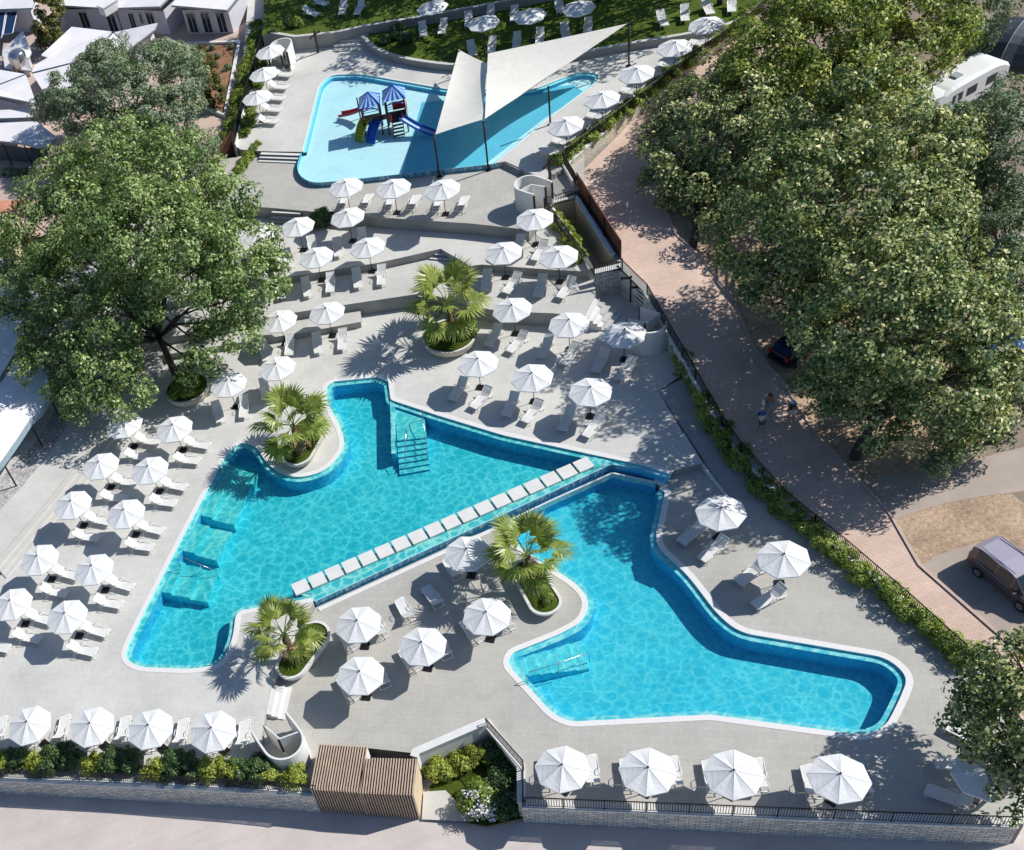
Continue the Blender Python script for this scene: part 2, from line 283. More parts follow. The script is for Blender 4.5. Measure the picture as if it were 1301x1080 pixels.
# ------------------------------------------------------------------ mesh helpers
class MB:
    def __init__(s): s.v = []; s.f = []; s.mi = []; s.mats = []
    def mid(s, m):
        m = M[m] if isinstance(m, str) else m
        if m not in s.mats: s.mats.append(m)
        return s.mats.index(m)
    def face(s, pts, m):
        i = len(s.v); s.v += [tuple(p) for p in pts]; s.f.append(tuple(range(i, i + len(pts)))); s.mi.append(s.mid(m))
    def add(s, verts, faces, m):
        i = len(s.v); s.v += [tuple(p) for p in verts]; k = s.mid(m)
        for f in faces: s.f.append(tuple(a + i for a in f)); s.mi.append(k)
    def box(s, c, size, m, rz=0.0, top=None):
        """box; top = (sx, sy) scale of the upper face"""
        cx, cy, cz = c; sx, sy, sz = (a / 2 for a in size); t = top or (1, 1); ca, sa = math.cos(rz), math.sin(rz)
        vs = []
        for dz, k in ((-sz, (1, 1)), (sz, t)):
            for dx, dy in ((-sx, -sy), (sx, -sy), (sx, sy), (-sx, sy)):
                x, y = dx * k[0], dy * k[1]; vs.append((cx + x * ca - y * sa, cy + x * sa + y * ca, cz + dz))
        s.add(vs, [(3, 2, 1, 0), (4, 5, 6, 7), (0, 1, 5, 4), (1, 2, 6, 5), (2, 3, 7, 6), (3, 0, 4, 7)], m)
    def tube(s, pts, r, m, n=6, cap=True):
        pts = [Vector(p) for p in pts]; rs = r if isinstance(r, (list, tuple)) else [r] * len(pts)
        vs = []; prev = None
        for i, p in enumerate(pts):
            t = (pts[min(i + 1, len(pts) - 1)] - pts[max(i - 1, 0)])
            t = t.normalized() if t.length > 1e-9 else Vector((0, 0, 1))
            a = prev if prev is not None else (Vector((0, 0, 1)) if abs(t.z) < 0.9 else Vector((1, 0, 0)))
            x = (a - t * a.dot(t)); x = x.normalized() if x.length > 1e-6 else t.orthogonal().normalized()
            prev = x; y = t.cross(x)
            for k in range(n):
                q = 2 * PI * k / n; vs.append(p + (x * math.cos(q) + y * math.sin(q)) * rs[i])
        fs = []
        for i in range(len(pts) - 1):
            for k in range(n):
                a = i * n + k; b = i * n + (k + 1) % n; fs.append((a, b, b + n, a + n))
        if cap:
            fs.append(tuple(range(n - 1, -1, -1))); e = (len(pts) - 1) * n; fs.append(tuple(range(e, e + n)))
        s.add(vs, fs, m)
    def plate(s, poly, z0, z1, m, mside=None, bottom=False):
        """closed polygon (world xy) as a slab from z0 (bottom) to z1 (top)"""
        P2 = [Vector((p[0], p[1], 0)) for p in poly]
        area = sum(P2[i].x * P2[(i + 1) % len(P2)].y - P2[(i + 1) % len(P2)].x * P2[i].y for i in range(len(P2)))
        if area < 0: P2.reverse()
        tris = tessellate_polygon([P2]); n = len(P2)
        fs = []
        for t in tris:
            a, b, c = (P2[k] for k in t)
            cr = (b.x - a.x) * (c.y - a.y) - (b.y - a.y) * (c.x - a.x)
            if abs(cr) < 1e-10: continue
            fs.append(t if cr > 0 else (t[0], t[2], t[1]))
        s.add([(p.x, p.y, z1) for p in P2], fs, m)
        if z0 is not None:
            vs = [(p.x, p.y, z0) for p in P2] + [(p.x, p.y, z1) for p in P2]
            s.add(vs, [(i, (i + 1) % n, n + (i + 1) % n, n + i) for i in range(n)], mside or m)
            if bottom: s.add([(p.x, p.y, z0) for p in P2], [tuple(reversed(f)) for f in fs], mside or m)
    def strip(s, A, B, m, closed=False):
        n = len(A); vs = [tuple(p) for p in A] + [tuple(p) for p in B]
        s.add(vs, [(i, (i + 1) % n, n + (i + 1) % n, n + i) for i in range(n if closed else n - 1)], m)
    def wall(s, path, z0, z1, th, m, mtop=None, closed=False):
        """upright wall along a world path, centred, thickness th; z0 / z1 may be lists"""
        L = offset(path, th / 2, closed); R = offset(path, -th / 2, closed); n = len(path)
        a0 = z0 if isinstance(z0, (list, tuple)) else [z0] * n; a1 = z1 if isinstance(z1, (list, tuple)) else [z1] * n
        l0 = [(p[0], p[1], z) for p, z in zip(L, a0)]; l1 = [(p[0], p[1], z) for p, z in zip(L, a1)]
        r0 = [(p[0], p[1], z) for p, z in zip(R, a0)]; r1 = [(p[0], p[1], z) for p, z in zip(R, a1)]
        s.strip(l1, l0, m, closed); s.strip(r0, r1, m, closed); s.strip(r1, l1, mtop or m, closed)
        if not closed:
            s.face([l0[0], l1[0], r1[0], r0[0]], m); s.face([r0[-1], r1[-1], l1[-1], l0[-1]], m)
    def build(s, name, parent=None, smooth=False):
        me = bpy.data.meshes.new(name); me.from_pydata(s.v, [], s.f)
        for m in s.mats: me.materials.append(m)
        me.polygons.foreach_set('material_index', s.mi)
        if smooth: me.polygons.foreach_set('use_smooth', [True] * len(s.f))
        me.update(); o = bpy.data.objects.new(name, me); COL.objects.link(o)
        if parent is not None: o.parent = parent
        return o
def offset(path, d, closed=False):
    P = [Vector((p[0], p[1])) for p in path]; n = len(P); out = []
    for i in range(n):
        a = P[(i - 1) % n] if (closed or i > 0) else None; b = P[(i + 1) % n] if (closed or i < n - 1) else None
        t1 = (P[i] - a).normalized() if a is not None else None; t2 = (b - P[i]).normalized() if b is not None else None
        n1 = Vector((-t1.y, t1.x)) if t1 is not None else None; n2 = Vector((-t2.y, t2.x)) if t2 is not None else None
        if n1 is None: m = n2
        elif n2 is None: m = n1
        else:
            m = n1 + n2
            m = m / max(0.35, m.dot(n1)) if m.length > 1e-6 else n1
            if m.length > 2: m = m.normalized() * 2
        out.append(P[i] + m * d)
    return out
def rounded(pts, r=1.0, closed=False, seg=6):
    """polyline with its corners rounded; each point may carry its own radius as 3rd item"""
    n = len(pts); out = []
    for i in range(n):
        p = Vector(pts[i][:2]); rr = pts[i][2] if len(pts[i]) > 2 else r
        if (not closed and i in (0, n - 1)) or rr <= 0: out.append(p); continue
        a = Vector(pts[(i - 1) % n][:2]); b = Vector(pts[(i + 1) % n][:2])
        d1 = (a - p); d2 = (b - p); k = min(rr, d1.length * 0.48, d2.length * 0.48)
        s_, e_ = p + d1.normalized() * k, p + d2.normalized() * k
        for j in range(seg + 1):
            t = j / seg; out.append(s_ * (1 - t) ** 2 + p * 2 * t * (1 - t) + e_ * t * t)
    return out
def WP(pts, z): return [W(p[0], p[1], z) if len(p) == 2 else (*W(p[0], p[1], z)[:2], p[2]) for p in pts]
def tag(o, label=None, cat=None, group=None, kind=None):
    if label: o['label'] = label
    if cat: o['category'] = cat
    if group: o['group'] = group
    if kind: o['kind'] = kind
    return o
def empty(name, loc, rz=0.0):
    o = bpy.data.objects.new(name, None); COL.objects.link(o); o.location = loc; o.rotation_euler = (0, 0, rz); o.empty_display_size = 0.3; return o
def kids(o): return [c for c in CH.get(o.name, [])]
CH = {}
def reg(root):
    """remember the parts of a prototype (thing > part > sub-part)"""
    for o in list(COL.objects):
        if o.parent is not None: CH.setdefault(o.parent.name, []); 
    for o in list(COL.objects):
        if o.parent is not None and o not in CH[o.parent.name]: CH[o.parent.name].append(o)
def dup(o, parent=None):
    c = o.copy(); COL.objects.link(c)
    if parent is not None: c.parent = parent
    for ch in CH.get(o.name, []): dup(ch, c)
    return c
def struct(mb, name): return tag(mb.build(name), kind='structure')

# ------------------------------------------------------------------ levels
ZL, ZU, ZM, Z2, Z1, ZT, ZP, ZG1, ZG2 = 0.0, 0.5, 1.03, 1.67, 2.3, 3.3, 3.75, 4.25, 4.95
# ------------------------------------------------------------------ ground
mb = MB(); mb.face([(-500, -300, -3.3), (600, -300, -3.3), (600, 900, -3.3), (-500, 900, -3.3)], 'earth'); struct(mb, 'ground')
# lower road along the bottom walls
mb = MB()
near = [W(-260, 985, -1.0), W(0, 1012, -1.05), W(336, 1030, -1.25), W(420, 1036, -1.4), W(560, 1044, -1.55), W(664, 1046, -1.65), W(960, 1062, -1.7), W(1290, 1074, -1.7), W(1400, 1076, -1.7)]
inn = [p + Vector((1.2, 2.2, 0)) for p in near]
far = [p + Vector((-28, -50, -0.4)) for p in near]
mb.strip(far, near, 'road'); mb.strip(near, inn, 'road'); struct(mb, 'road')
# eastern side: stations along the fence line (fence px, fence z, promenade edge px)
ST = [((1010, -26), 2.85, (1075, -20)), ((860, 98), 2.75, (945, 100)), ((731, 226), 2.65, (838, 232)), ((757, 280), 2.6, (846, 266)), ((790, 337), 2.5, (858, 297)),
      ((823, 371), 2.15, (890, 327)), ((868, 450), 1.5, (927, 372)), ((918, 541), 0.8, (957, 441)), ((942, 574), 0.6, (993, 484)), ((1000, 639), 0.35, (1035, 549)),
      ((1075, 702), 0.22, (1130, 652)), ((1156, 771), 0.15, (1168, 718)), ((1258, 862), 0.05, (1289, 824)), ((1292, 905), -0.4, (1345, 880)), ((1310, 990), -1.2, (1400, 960)), ((1325, 1085), -1.75, (1440, 1050))]
FL = [W(*a, z) for a, z, b in ST]; EL = [W(*b, z + 0.02) for a, z, b in ST]
mb = MB(); mb.strip([p + Vector((0, 0, 0.0)) for p in EL], FL, 'promenade'); struct(mb, 'promenade')
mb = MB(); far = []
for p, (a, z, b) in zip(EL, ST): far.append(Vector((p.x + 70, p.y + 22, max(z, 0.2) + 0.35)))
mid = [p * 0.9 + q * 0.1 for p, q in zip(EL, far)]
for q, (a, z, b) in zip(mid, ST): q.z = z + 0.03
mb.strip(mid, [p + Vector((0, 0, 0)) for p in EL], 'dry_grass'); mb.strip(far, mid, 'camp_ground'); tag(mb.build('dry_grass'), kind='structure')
from mathutils.bvhtree import BVHTree
_v, _f = [], []
for A_, B_ in ((FL, EL), (EL, mid), (mid, far)):
    o_ = len(_v); _v += list(A_) + list(B_); n_ = len(A_)
    for i in range(n_ - 1): _f += [(o_ + i, o_ + i + 1, o_ + n_ + i + 1), (o_ + i, o_ + n_ + i + 1, o_ + n_ + i)]
SLOPE = BVHTree.FromPolygons(_v, _f)
def east(px, py):
    """point of the eastern slope seen at px, py"""
    d = (fw + rt * ((px - CX) / FPX) - up * ((py - CY) / FPX)).normalized()
    h = SLOPE.ray_cast(Vector((0, 0, CAMH)), d)[0]
    return h if h is not None else W(px, py, 1.0)
# kerb line and cross road
mb = MB(); P = [p + Vector((0, 0, 0.03)) for p in EL[1:13]]; mb.wall(P, [p.z - 0.4 for p in P], [p.z + 0.05 for p in P], 0.16, 'path_pink'); struct(mb, 'kerb')
def esheet(name, A, B, m, lift):
    mb = MB(); A, B = [Vector(p) for p in A], [Vector(p) for p in B]; D = lambda P: [a.lerp(b, t / 6) for a, b in zip(P, P[1:]) for t in range(6)] + [P[-1]]
    A, B = D(A), D(B); R = [[east(*a.lerp(b, j / 8)) + Vector((0, 0, lift)) for a, b in zip(A, B)] for j in range(9)]
    for r0, r1 in zip(R, R[1:]): mb.strip(r1, r0, m)
    return struct(mb, name)
esheet('side_road', [(1100, 610), (1160, 600), (1230, 586), (1301, 568), (1400, 545)], [(1138, 660), (1190, 642), (1240, 632), (1301, 624), (1400, 606)], 'asphalt', 0.012)
esheet('parking_bay', [(1190, 706), (1240, 690), (1330, 740), (1400, 800)], [(1168, 722), (1215, 762), (1289, 826), (1340, 872)], 'asphalt', 0.016)
# ------------------------------------------------------------------ pools: outlines seen in the photo
LPATH = rounded(WP([(842, 617, 0), (853, 623, .3), (839, 690, .8), (880, 727, 1.0), (918, 777, 1.5), (943, 798, 1.5), (1133, 830, 1.5), (1165, 860, 1.0), (1150, 897, 1.0), (1133, 929, 1.2), (1101, 942, 1.0), (902, 915, .3), (722, 924, 1.2),
        (697, 912, 1.2), (637, 846, 1.0), (643, 826, 1.0), (704, 802, .5), (735, 786, 1.2), (741, 763, 1.2), (727, 746, 1.0), (690, 722, 1.0), (650, 697, .8), (634, 676, .3), (629, 671, 0)], ZL))
UPATH = rounded(WP([(398, 765, 0), (306, 781, .3), (302, 815, 1.0), (284, 850, 1.3), (240, 856, .6), (171, 853, .8), (151, 838, .9), (160, 812, .8), (230, 675, .4), (284, 574, 1.2), (306, 557, 1.4), (330, 563, 1.2), (347, 590, 1.4), (376, 604, 1.4), (412, 595, 1.5),
        (433, 568, 1.3), (427, 545, .8), (409, 512, .6), (410, 489, .4), (424, 481, .2), (482, 475, .25), (499, 482, .2), (502, 505, .1), (560, 524, 0), (643, 549, .5), (750, 572, .5), (817, 586, .3), (856, 598, 0)], ZU))
WEIR_IN = WP([(371, 749), (757, 578)], ZU); BAND = WP([(400, 768), (778, 592), (838, 601)], ZU)
def pool(name, path, sgn, z, closing, depth, basin='basin', wallm='basin_wall', ledge_w=0.34, cop=0.34, close_ledge=None):
    """coping, shallow overflow ledge, walls and floor along an outline; closing = rest of the basin outline"""
    c1 = offset(path, sgn * cop); c2 = offset(path, sgn * (cop + ledge_w))
    mb = MB(); Z = lambda P, h: [(p[0], p[1], h) for p in P]
    mb.strip(Z(path, z + 0.018), Z(c1, z + 0.018), 'coping'); mb.strip(Z(c1, z + 0.018), Z(c1, z - 0.16), 'ledge'); mb.strip(Z(path, z - 0.1), Z(path, z + 0.018), 'coping')
    cpo = struct(mb, 'pool_coping')
    mb = MB(); mb.strip(Z(c1, z - 0.13), Z(c2, z - 0.13), 'ledge'); mb.strip(Z(c2, z - 0.13), Z(c2, z - depth), wallm)
    loop = [Vector((p[0], p[1], 0)) for p in c2] + [Vector((p[0], p[1], 0)) for p in closing]
    mb.plate(loop, None, z - depth, basin)
    cl = [Vector((c2[-1][0], c2[-1][1], 0))] + [Vector((p[0], p[1], 0)) for p in closing] + [Vector((c2[0][0], c2[0][1], 0))]
    mb.strip(Z(cl, z - 0.05), Z(cl, z - depth), wallm)
    struct(mb, name)
    return c1, c2
LC1, LC2 = pool('lower_pool_basin', LPATH, -1, ZL, WP([(630, 672), (700, 635), (778, 600), (833, 612)], ZL), 1.15)
UC1, UC2 = pool('upper_pool_basin', UPATH, -1, ZU, WP([(757, 578), (371, 749)], ZU), 1.15)
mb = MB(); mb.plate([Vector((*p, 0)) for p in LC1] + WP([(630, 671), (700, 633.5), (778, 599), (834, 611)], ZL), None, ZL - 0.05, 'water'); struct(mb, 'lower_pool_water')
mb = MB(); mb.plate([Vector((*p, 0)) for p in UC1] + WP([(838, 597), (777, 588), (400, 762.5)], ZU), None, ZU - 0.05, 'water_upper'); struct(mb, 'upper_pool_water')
# weir between the pools with its mosaic face
mb = MB(); weir = WP([(371, 749), (757, 578), (845, 595), (838, 597.5), (777, 588.5), (400, 763)], ZU)
mb.plate(weir, -1.3, ZU - 0.10, 'ledge', 'basin_wall')
bl = [W(400, 763, ZU), W(777, 588.5, ZU), W(838, 597.5, ZU)]
bo = offset(bl, -0.012)
mb.strip([(p[0], p[1], ZU - 0.09) for p in bo], [(p[0], p[1], -0.02) for p in bo], 'band'); mb.strip([(p[0], p[1], ZU - 0.088) for p in bo], [(p[0], p[1], ZU - 0.088) for p in offset(bl, 0.06)], 'ledge')
o = struct(mb, 'weir')
mb = MB(); mb.plate([W(*p, 0) for p in [(831, 611), (841, 619), (847, 613), (837, 601)]], -.6, .022, 'coping'); struct(mb, 'pool_coping')
# white kerb at the foot of the weir
mb = MB(); k = [W(405, 775, 0), W(601, 685, 0), W(629, 672, 0)]; mb.wall(k, -0.2, 0.05, 0.28, 'coping'); k2 = [W(629, 670, 0), W(700, 636, 0), W(778, 601, 0), W(834, 613, 0)]; mb.wall(offset(k2, -0.0), -0.4, 0.03, 0.10, 'coping'); struct(mb, 'weir_kerb')
# stepping slabs
S0, S1 = W(371, 752, ZU), W(748, 586, ZU)
a_s, b_s = Vector((382, 745.5)), Vector((741, 590)); NS = 18
axis = (W(b_s.x, b_s.y, ZU) - W(a_s.x, a_s.y, ZU)); rzs = math.atan2(axis.y, axis.x); stepd = axis.length / (NS - 1)
ordn = ['first', 'second', 'third', 'fourth', 'fifth', 'sixth', 'seventh', 'eighth', 'ninth', 'tenth', 'eleventh', 'twelfth', 'thirteenth', 'fourteenth', 'fifteenth', 'sixteenth', 'seventeenth', 'eighteenth', 'nineteenth', 'twentieth']
p0 = W(a_s.x, a_s.y, ZU + 0.06); protoS = None
for i in range(NS):
    p = p0 + axis.normalized() * stepd * i
    if protoS is None:
        mb = MB(); mb.box((0, 0, -0.055), (stepd * 0.86, 1.0, 0.11), 'step_edge'); protoS = mb.build('stepping_slab'); o = protoS
    else: o = protoS.copy(); COL.objects.link(o)
    o.location = p; o.rotation_euler = (0, 0, rzs)
    tag(o, 'white square stepping slab, %s from the left on the weir between the two pools' % ordn[i], 'slab', 'stepping slabs across the weir')
# submerged steps in the upper pool beside the left edge
def under(pts, ztop, zbot, m, mb): mb.plate([W(*p, ZU) for p in pts], zbot, ztop, m, m)
mb = MB()
for q4, st in (([(242, 649), (277, 585), (325, 597), (295, 662)], ((0, .5, -.2), (.5, 1, -.42))), ([(219, 694), (238, 661), (293, 671), (273, 707)], ((0, .5, -.2), (.5, 1, -.42))), ([(194, 748), (214, 709), (274, 720), (260, 758)], ((0, .34, -.2), (.34, .68, -.4), (.68, 1, -.6)))):
    P = [W(*t, ZU) for t in q4]
    for k, (f0, f1, zz) in enumerate(st):
        e = 0.004 * (k > 0); Q = [P[0].lerp(P[3], f0 + e), P[1].lerp(P[2], f0 + e), P[1].lerp(P[2], f1), P[0].lerp(P[3], f1)]; mb.plate(Q, ZU - 1.14, ZU + zz, 'step_water', 'basin')
struct(mb, 'pool_ledge')
# stair block with platform in the nook
mb = MB()
mb.plate([W(*t, ZU) for t in ((495, 492), (501, 494), (503, 575), (497, 575))], ZU - 1.14, ZU - 0.09, 'ledge', 'basin_wall')
mb.plate([W(*t, ZU) for t in ((501.2, 517), (539, 530), (541, 553), (504, 557), (503.2, 575), (497.2, 575.4))][:4], ZU - 1.14, ZU - 0.22, 'step_water', 'basin_wall')
P = [W(*t, ZU) for t in ((503.5, 557.3), (541, 552.3), (544, 583), (505, 590))]
for k in range(6):
    f0, f1 = k / 6 + 0.002, (k + 1) / 6
    Q = [P[0].lerp(P[3], f0), P[1].lerp(P[2], f0), P[1].lerp(P[2], f1), P[0].lerp(P[3], f1)]; mb.plate(Q, ZU - 1.14, ZU - 0.34 - 0.13 * k, 'step_water', 'basin_wall')
struct(mb, 'pool_stair')
# lower pool entry stair
mb = MB(); c0 = (653, 836)
for k, (f, zz) in enumerate(((0.35, -0.25), (0.55, -0.42), (0.75, -0.6), (1.0, -0.8))):
    pass
A0, A1 = W(648, 826, 0), W(655, 858, 0); B0, B1 = W(736, 803, 0), W(748, 838, 0)
for k in range(6):
    f0, f1 = k / 6 + 0.002, (k + 1) / 6
    Q = [A0.lerp(B0, f0), A1.lerp(B1, f0), A1.lerp(B1, f1), A0.lerp(B0, f1)]; mb.plate(Q, -1.14, -0.22 - 0.13 * k, 'step_water', 'basin')
struct(mb, 'pool_stair')
# handrails
def rail(name, pts, label, r=0.024, feet=()):
    root = empty(name, pts[0]); b = Vector(pts[0]); mb = MB(); mb.tube([Vector(p) - b for p in pts], r, 'steel', 8); mb.build('tube', root, True)
    for a, c in feet: mb = MB(); mb.tube([Vector(a) - b, Vector(c) - b], r, 'steel', 8); mb.build('post', root, True)
    return tag(root, label, 'handrail')
q = lambda px, py, z, h: W(px, py, z) + Vector((0, 0, h))
A = W(670, 868, 0); Bq = W(749, 838, -0.6)
rail('pool_handrail', [A + Vector((0, 0, -0.1)), A + Vector((0, 0, .45)), A + Vector((0.25, 0.1, .85)), A.lerp(Bq, .5) + Vector((0, 0, .8)), Bq + Vector((-.2, 0, .75)), Bq + Vector((0, 0, .6)), Bq + Vector((0, 0, -.3))], 'steel handrail at the entry steps of the lower pool', feet=[(A.lerp(Bq, .5) + Vector((0, 0, .8)), A.lerp(Bq, .5) + Vector((0, 0, -.5)))])
A = W(229, 720, ZU); Bq = W(277, 731, ZU - .6)
rail('pool_handrail', [A + Vector((0, 0, -.1)), A + Vector((0, 0, .8)), A + Vector((0.3, -.05, .95)), A.lerp(Bq, .6) + Vector((0, 0, .8)), Bq + Vector((0, 0, .45)), Bq + Vector((0, 0, -.4))], 'steel handrail at the left edge of the upper pool', feet=[(A.lerp(Bq, .6) + Vector((0, 0, .8)), A.lerp(Bq, .6) + Vector((0, 0, -.5)))])
for k, (f, g, lab) in enumerate((((518, 555), (516, 592), 'steel stair rail on the near side of the submerged upper pool stair'), ((538, 531), (544, 582), 'steel stair rail beside the deck at the submerged upper pool stair'))):
    A = W(*f, ZU - .1); Bq = W(*g, ZU - .8)
    rail('stair_handrail', [A + Vector((0, 0, -.2)), A + Vector((0, 0, .8)), A.lerp(Bq, .25) + Vector((0, 0, .9)), Bq + Vector((0, 0, .75)), Bq + Vector((0, 0, -.2))], lab)

# ------------------------------------------------------------------ decks
def deck(name, pts, z, m, side='render_wall', zb=-3.2):
    mb = MB(); mb.plate([Vector((p[0], p[1], 0)) for p in pts], zb, z, m, side); return struct(mb, name)
fence_low = [(905, 562), (945, 590), (1000, 645), (1075, 707), (1156, 776), (1258, 868), (1292, 960), (1300, 1050)]
lp = [W(*p, 0) for p in [(318, 1004), (326, 975), (330, 950), (337, 908), (344, 876), (354, 862), (375, 815), (401, 772), (600, 681), (629, 671)]]
lp2 = [W(*p, 0) for p in [(842, 617), (836, 604), (862, 596), (893, 590)] + fence_low + [(1290, 1046), (960, 1034), (664, 1020), (663, 976), (617, 919), (527, 957), (464, 950), (404, 948), (398, 1006)]]
# the lower deck is a ring around the pool: built as the outer outline cut along the weir
lower_deck_poly = lp + [Vector((p[0], p[1], 0)) for p in reversed(LPATH)][1:-1] + lp2
deck('lower_pool_deck', lower_deck_poly, ZL, 'deck_lower')
up1 = [W(*p, ZU) for p in [(893, 588), (868, 550), (836, 497), (864, 478), (852, 430), (830, 395), (800, 372), (740, 368), (560, 380), (300, 418), (100, 520), (-200, 760), (-200, 972), (0, 986), (200, 994), (397, 1005), (322, 996), (331, 947), (338, 905), (345, 872), (354, 856), (374, 812)]]
upper_deck_poly = [Vector((p[0], p[1], 0)) for p in UPATH] + up1
deck('upper_pool_deck', upper_deck_poly, ZU, 'deck_upper')
# ramp along the hedge
mb = MB(); r0, r1, r2, r3 = W(836, 497, ZU + .005), W(868, 480, ZU + .005), W(972, 640, 0.01), W(926, 631, 0.01)
for n_ in range(6):
    pass
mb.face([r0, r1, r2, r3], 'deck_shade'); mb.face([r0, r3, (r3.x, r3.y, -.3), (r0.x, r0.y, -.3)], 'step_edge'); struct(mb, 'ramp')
mb = MB(); k = [W(868, 551, ZU), W(893, 589, ZU - .05), W(925, 630, ZU - .3)]; mb.wall(k, [0.0, 0.0, -.1], [ZU + .03, .36, .08], 0.12, 'step_edge'); struct(mb, 'ramp_kerb')
deck('terrace_step', [W(*p, ZM) for p in [(458, 380), (458, 409), (375, 424), (200, 452), (60, 500), (60, 420), (300, 380)]], ZM, 'deck_terrace')
deck('terrace_lower', [W(*p, Z2) for p in [(752, 342), (757, 372), (755, 377), (742, 402), (702, 398), (677, 397), (628, 394), (592, 387), (540, 372), (440, 387), (369, 398), (200, 432), (40, 480), (40, 380), (300, 320), (600, 290)]], Z2, 'deck_terrace')
deck('terrace_upper', [W(*p, Z1) for p in [(750, 345), (706, 343), (612, 336), (598, 338), (560, 316), (480, 334), (370, 351), (200, 388), (20, 440), (20, 330), (300, 230), (600, 250), (700, 262)]], Z1, 'deck_upper')
deck('play_terrace', [W(*p, ZT) for p in [(742, 238), (700, 256), (672, 292), (599, 284), (464, 275), (345, 264), (312, 262), (200, 300), (60, 330), (60, 290), (240, 205), (300, 200), (400, 160), (640, 150), (742, 200)]], ZT, 'deck_lower')
KP = [(383, 193, 0), (384, 188, .2), (404, 108, 1.0), (420, 94, 1.2), (460, 93, 1.2), (567, 112, .5), (677, 113, .5), (735, 90, 1.2), (763, 92, .8), (762, 104, 1.0), (700, 150, .5), (632, 207, 0)]
KPATH = rounded(WP(KP, ZP)); KC = WP([(548, 214), (425, 229)], ZP)
kb = rounded(WP([(632, 207, 0), (550, 216, .3), (425, 230, .8), (395, 232, 1.2), (380, 222, 1.0), (377, 210, .8), (383, 193, 0)], ZP))
play_poly = [Vector((p[0], p[1], 0)) for p in KPATH] + [W(*p, ZP) for p in [(642, 205), (664, 215), (692, 228), (716, 214), (860, 88), (1000, -40), (1010, -60), (320, -60), (300, 186), (306, 190), (332, 192)]]
deck('play_pool_deck', play_poly, ZP, 'deck_upper')
kc1 = offset(KPATH, -0.16); kc2 = offset(KPATH, -0.42)
mb = MB(); Zf = lambda P, h: [(p[0], p[1], h) for p in P]
mb.strip(Zf(KPATH, ZP + .018), Zf(kc1, ZP + .018), 'coping'); mb.strip(Zf(kc1, ZP + .018), Zf(kc1, ZP - .3), 'ledge'); struct(mb, 'pool_coping')
mb = MB(); mb.strip(Zf(kc1, ZP - .1), Zf(kc2, ZP - .1), 'ledge'); mb.strip(Zf(kc2, ZP - .1), Zf(kc2, ZP - .4), 'basin_wall')
kloop = [Vector((p[0], p[1], 0)) for p in kc2] + [Vector((p[0], p[1], 0)) for p in kb]
mb.plate(kloop, None, ZP - .38, 'kids_basin')
mb.plate([W(*p, ZP) for p in [(508, 222), (535, 125), (600, 118), (728, 102), (742, 112), (690, 146), (610, 208)]], None, ZP - .372, 'kids_deep')
kb2 = offset(kb, 0.0); ko = offset(kb, 0.03)
mb.strip(Zf(kb, ZP - .02), Zf(kb, ZT - .3), 'basin_wall'); mb.strip(Zf(ko, ZP - .03), Zf(ko, ZT - .02), 'band'); mb.strip(Zf(kb, ZP - .02), Zf(ko, ZP - .03), 'ledge')
struct(mb, 'play_pool_basin')
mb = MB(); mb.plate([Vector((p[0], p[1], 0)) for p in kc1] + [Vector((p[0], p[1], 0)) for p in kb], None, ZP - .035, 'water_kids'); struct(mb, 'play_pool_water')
# lawns
mb = MB(); arc = rounded(WP([(424, 44), (462, 46), (470, 58, 1), (494, 70, 2), (525, 77, 2), (578, 84, 2), (660, 80), (747, 66), (799, 56), (880, 43), (932, 31), (1010, -20)], ZG1))
lawn1 = [Vector((p[0], p[1], 0)) for p in arc] + [W(*p, ZG1) for p in [(1040, -80), (300, -80), (424, 20)]]
mb.plate(lawn1, ZP - .5, ZG1, 'lawn', 'render_wall'); tag(mb.build('lawn'), kind='structure')
mb = MB(); mb.wall(arc, ZP - .3, ZG1 + .12, .35, 'render_wall', 'stair'); tag(mb.build('lawn_wall'), 'low curved pale wall edging the lower lawn above the play pool', 'wall')
arc2 = [W(*p, ZG2) for p in [(345, 42), (375, 47), (424, 42), (462, 34), (533, 22), (642, 2), (720, -14)]]
mb = MB(); mb.plate(arc2 + [W(*p, ZG2) for p in [(720, -90), (340, -90), (333, 45)]], ZP - .5, ZG2, 'lawn', 'render_wall'); tag(mb.build('upper_lawn'), kind='structure')
mb = MB(); mb.wall(arc2, ZP - .3, ZG2 + .1, .35, 'render_wall', 'stair'); tag(mb.build('lawn_wall'), 'straight pale retaining wall between the upper and lower lawns', 'wall')
# left plaza reached by broad steps
deck('left_plaza', [W(*p, 0.88) for p in [(-8, 716), (60, 636), (133, 546), (160, 515), (205, 470), (200, 330), (-400, 230), (-400, 900), (-160, 790)]], 0.88, 'deck_upper')
def steps(name, a, b, c, d, n, z0, z1, label, m='stair', zb=None, kind=None, riser=None):
    """flight from line a-b (top, z0) to line c-d (foot, z1); lines are world points"""
    mb = MB(); zb = (min(z0, z1) - 0.6) if zb is None else zb
    for i in range(n):
        f0, f1 = i / n, (i + 1) / n; zt = z0 + (z1 - z0) * (i + 0.5) / n
        Q = [a.lerp(c, f0), b.lerp(d, f0), b.lerp(d, f1), a.lerp(c, f1)]
        mb.plate(Q, zb, zt + 0.0015 * (i % 2), m, riser or m)
    return tag(mb.build(name), label, 'steps')
steps('broad_steps', W(-8, 716, .88), W(160, 515, .88), W(8, 735, ZU), W(176, 533, ZU), 3, .88, ZU, 'broad shallow stone steps beside the left parasol rows')
steps('deck_steps', W(344, 871, ZU), W(337, 906, ZU), W(371, 873, 0), W(361, 915, 0), 3, ZU, 0.0, 'short white stone steps down beside the near left palm planter', 'step_edge')
steps('terrace_steps', W(742, 402, Z2), W(755, 377, Z2), W(770, 421, ZU), W(790, 400, ZU), 5, Z2, ZU, 'pale corner steps near the three shower posts', 'step_edge')
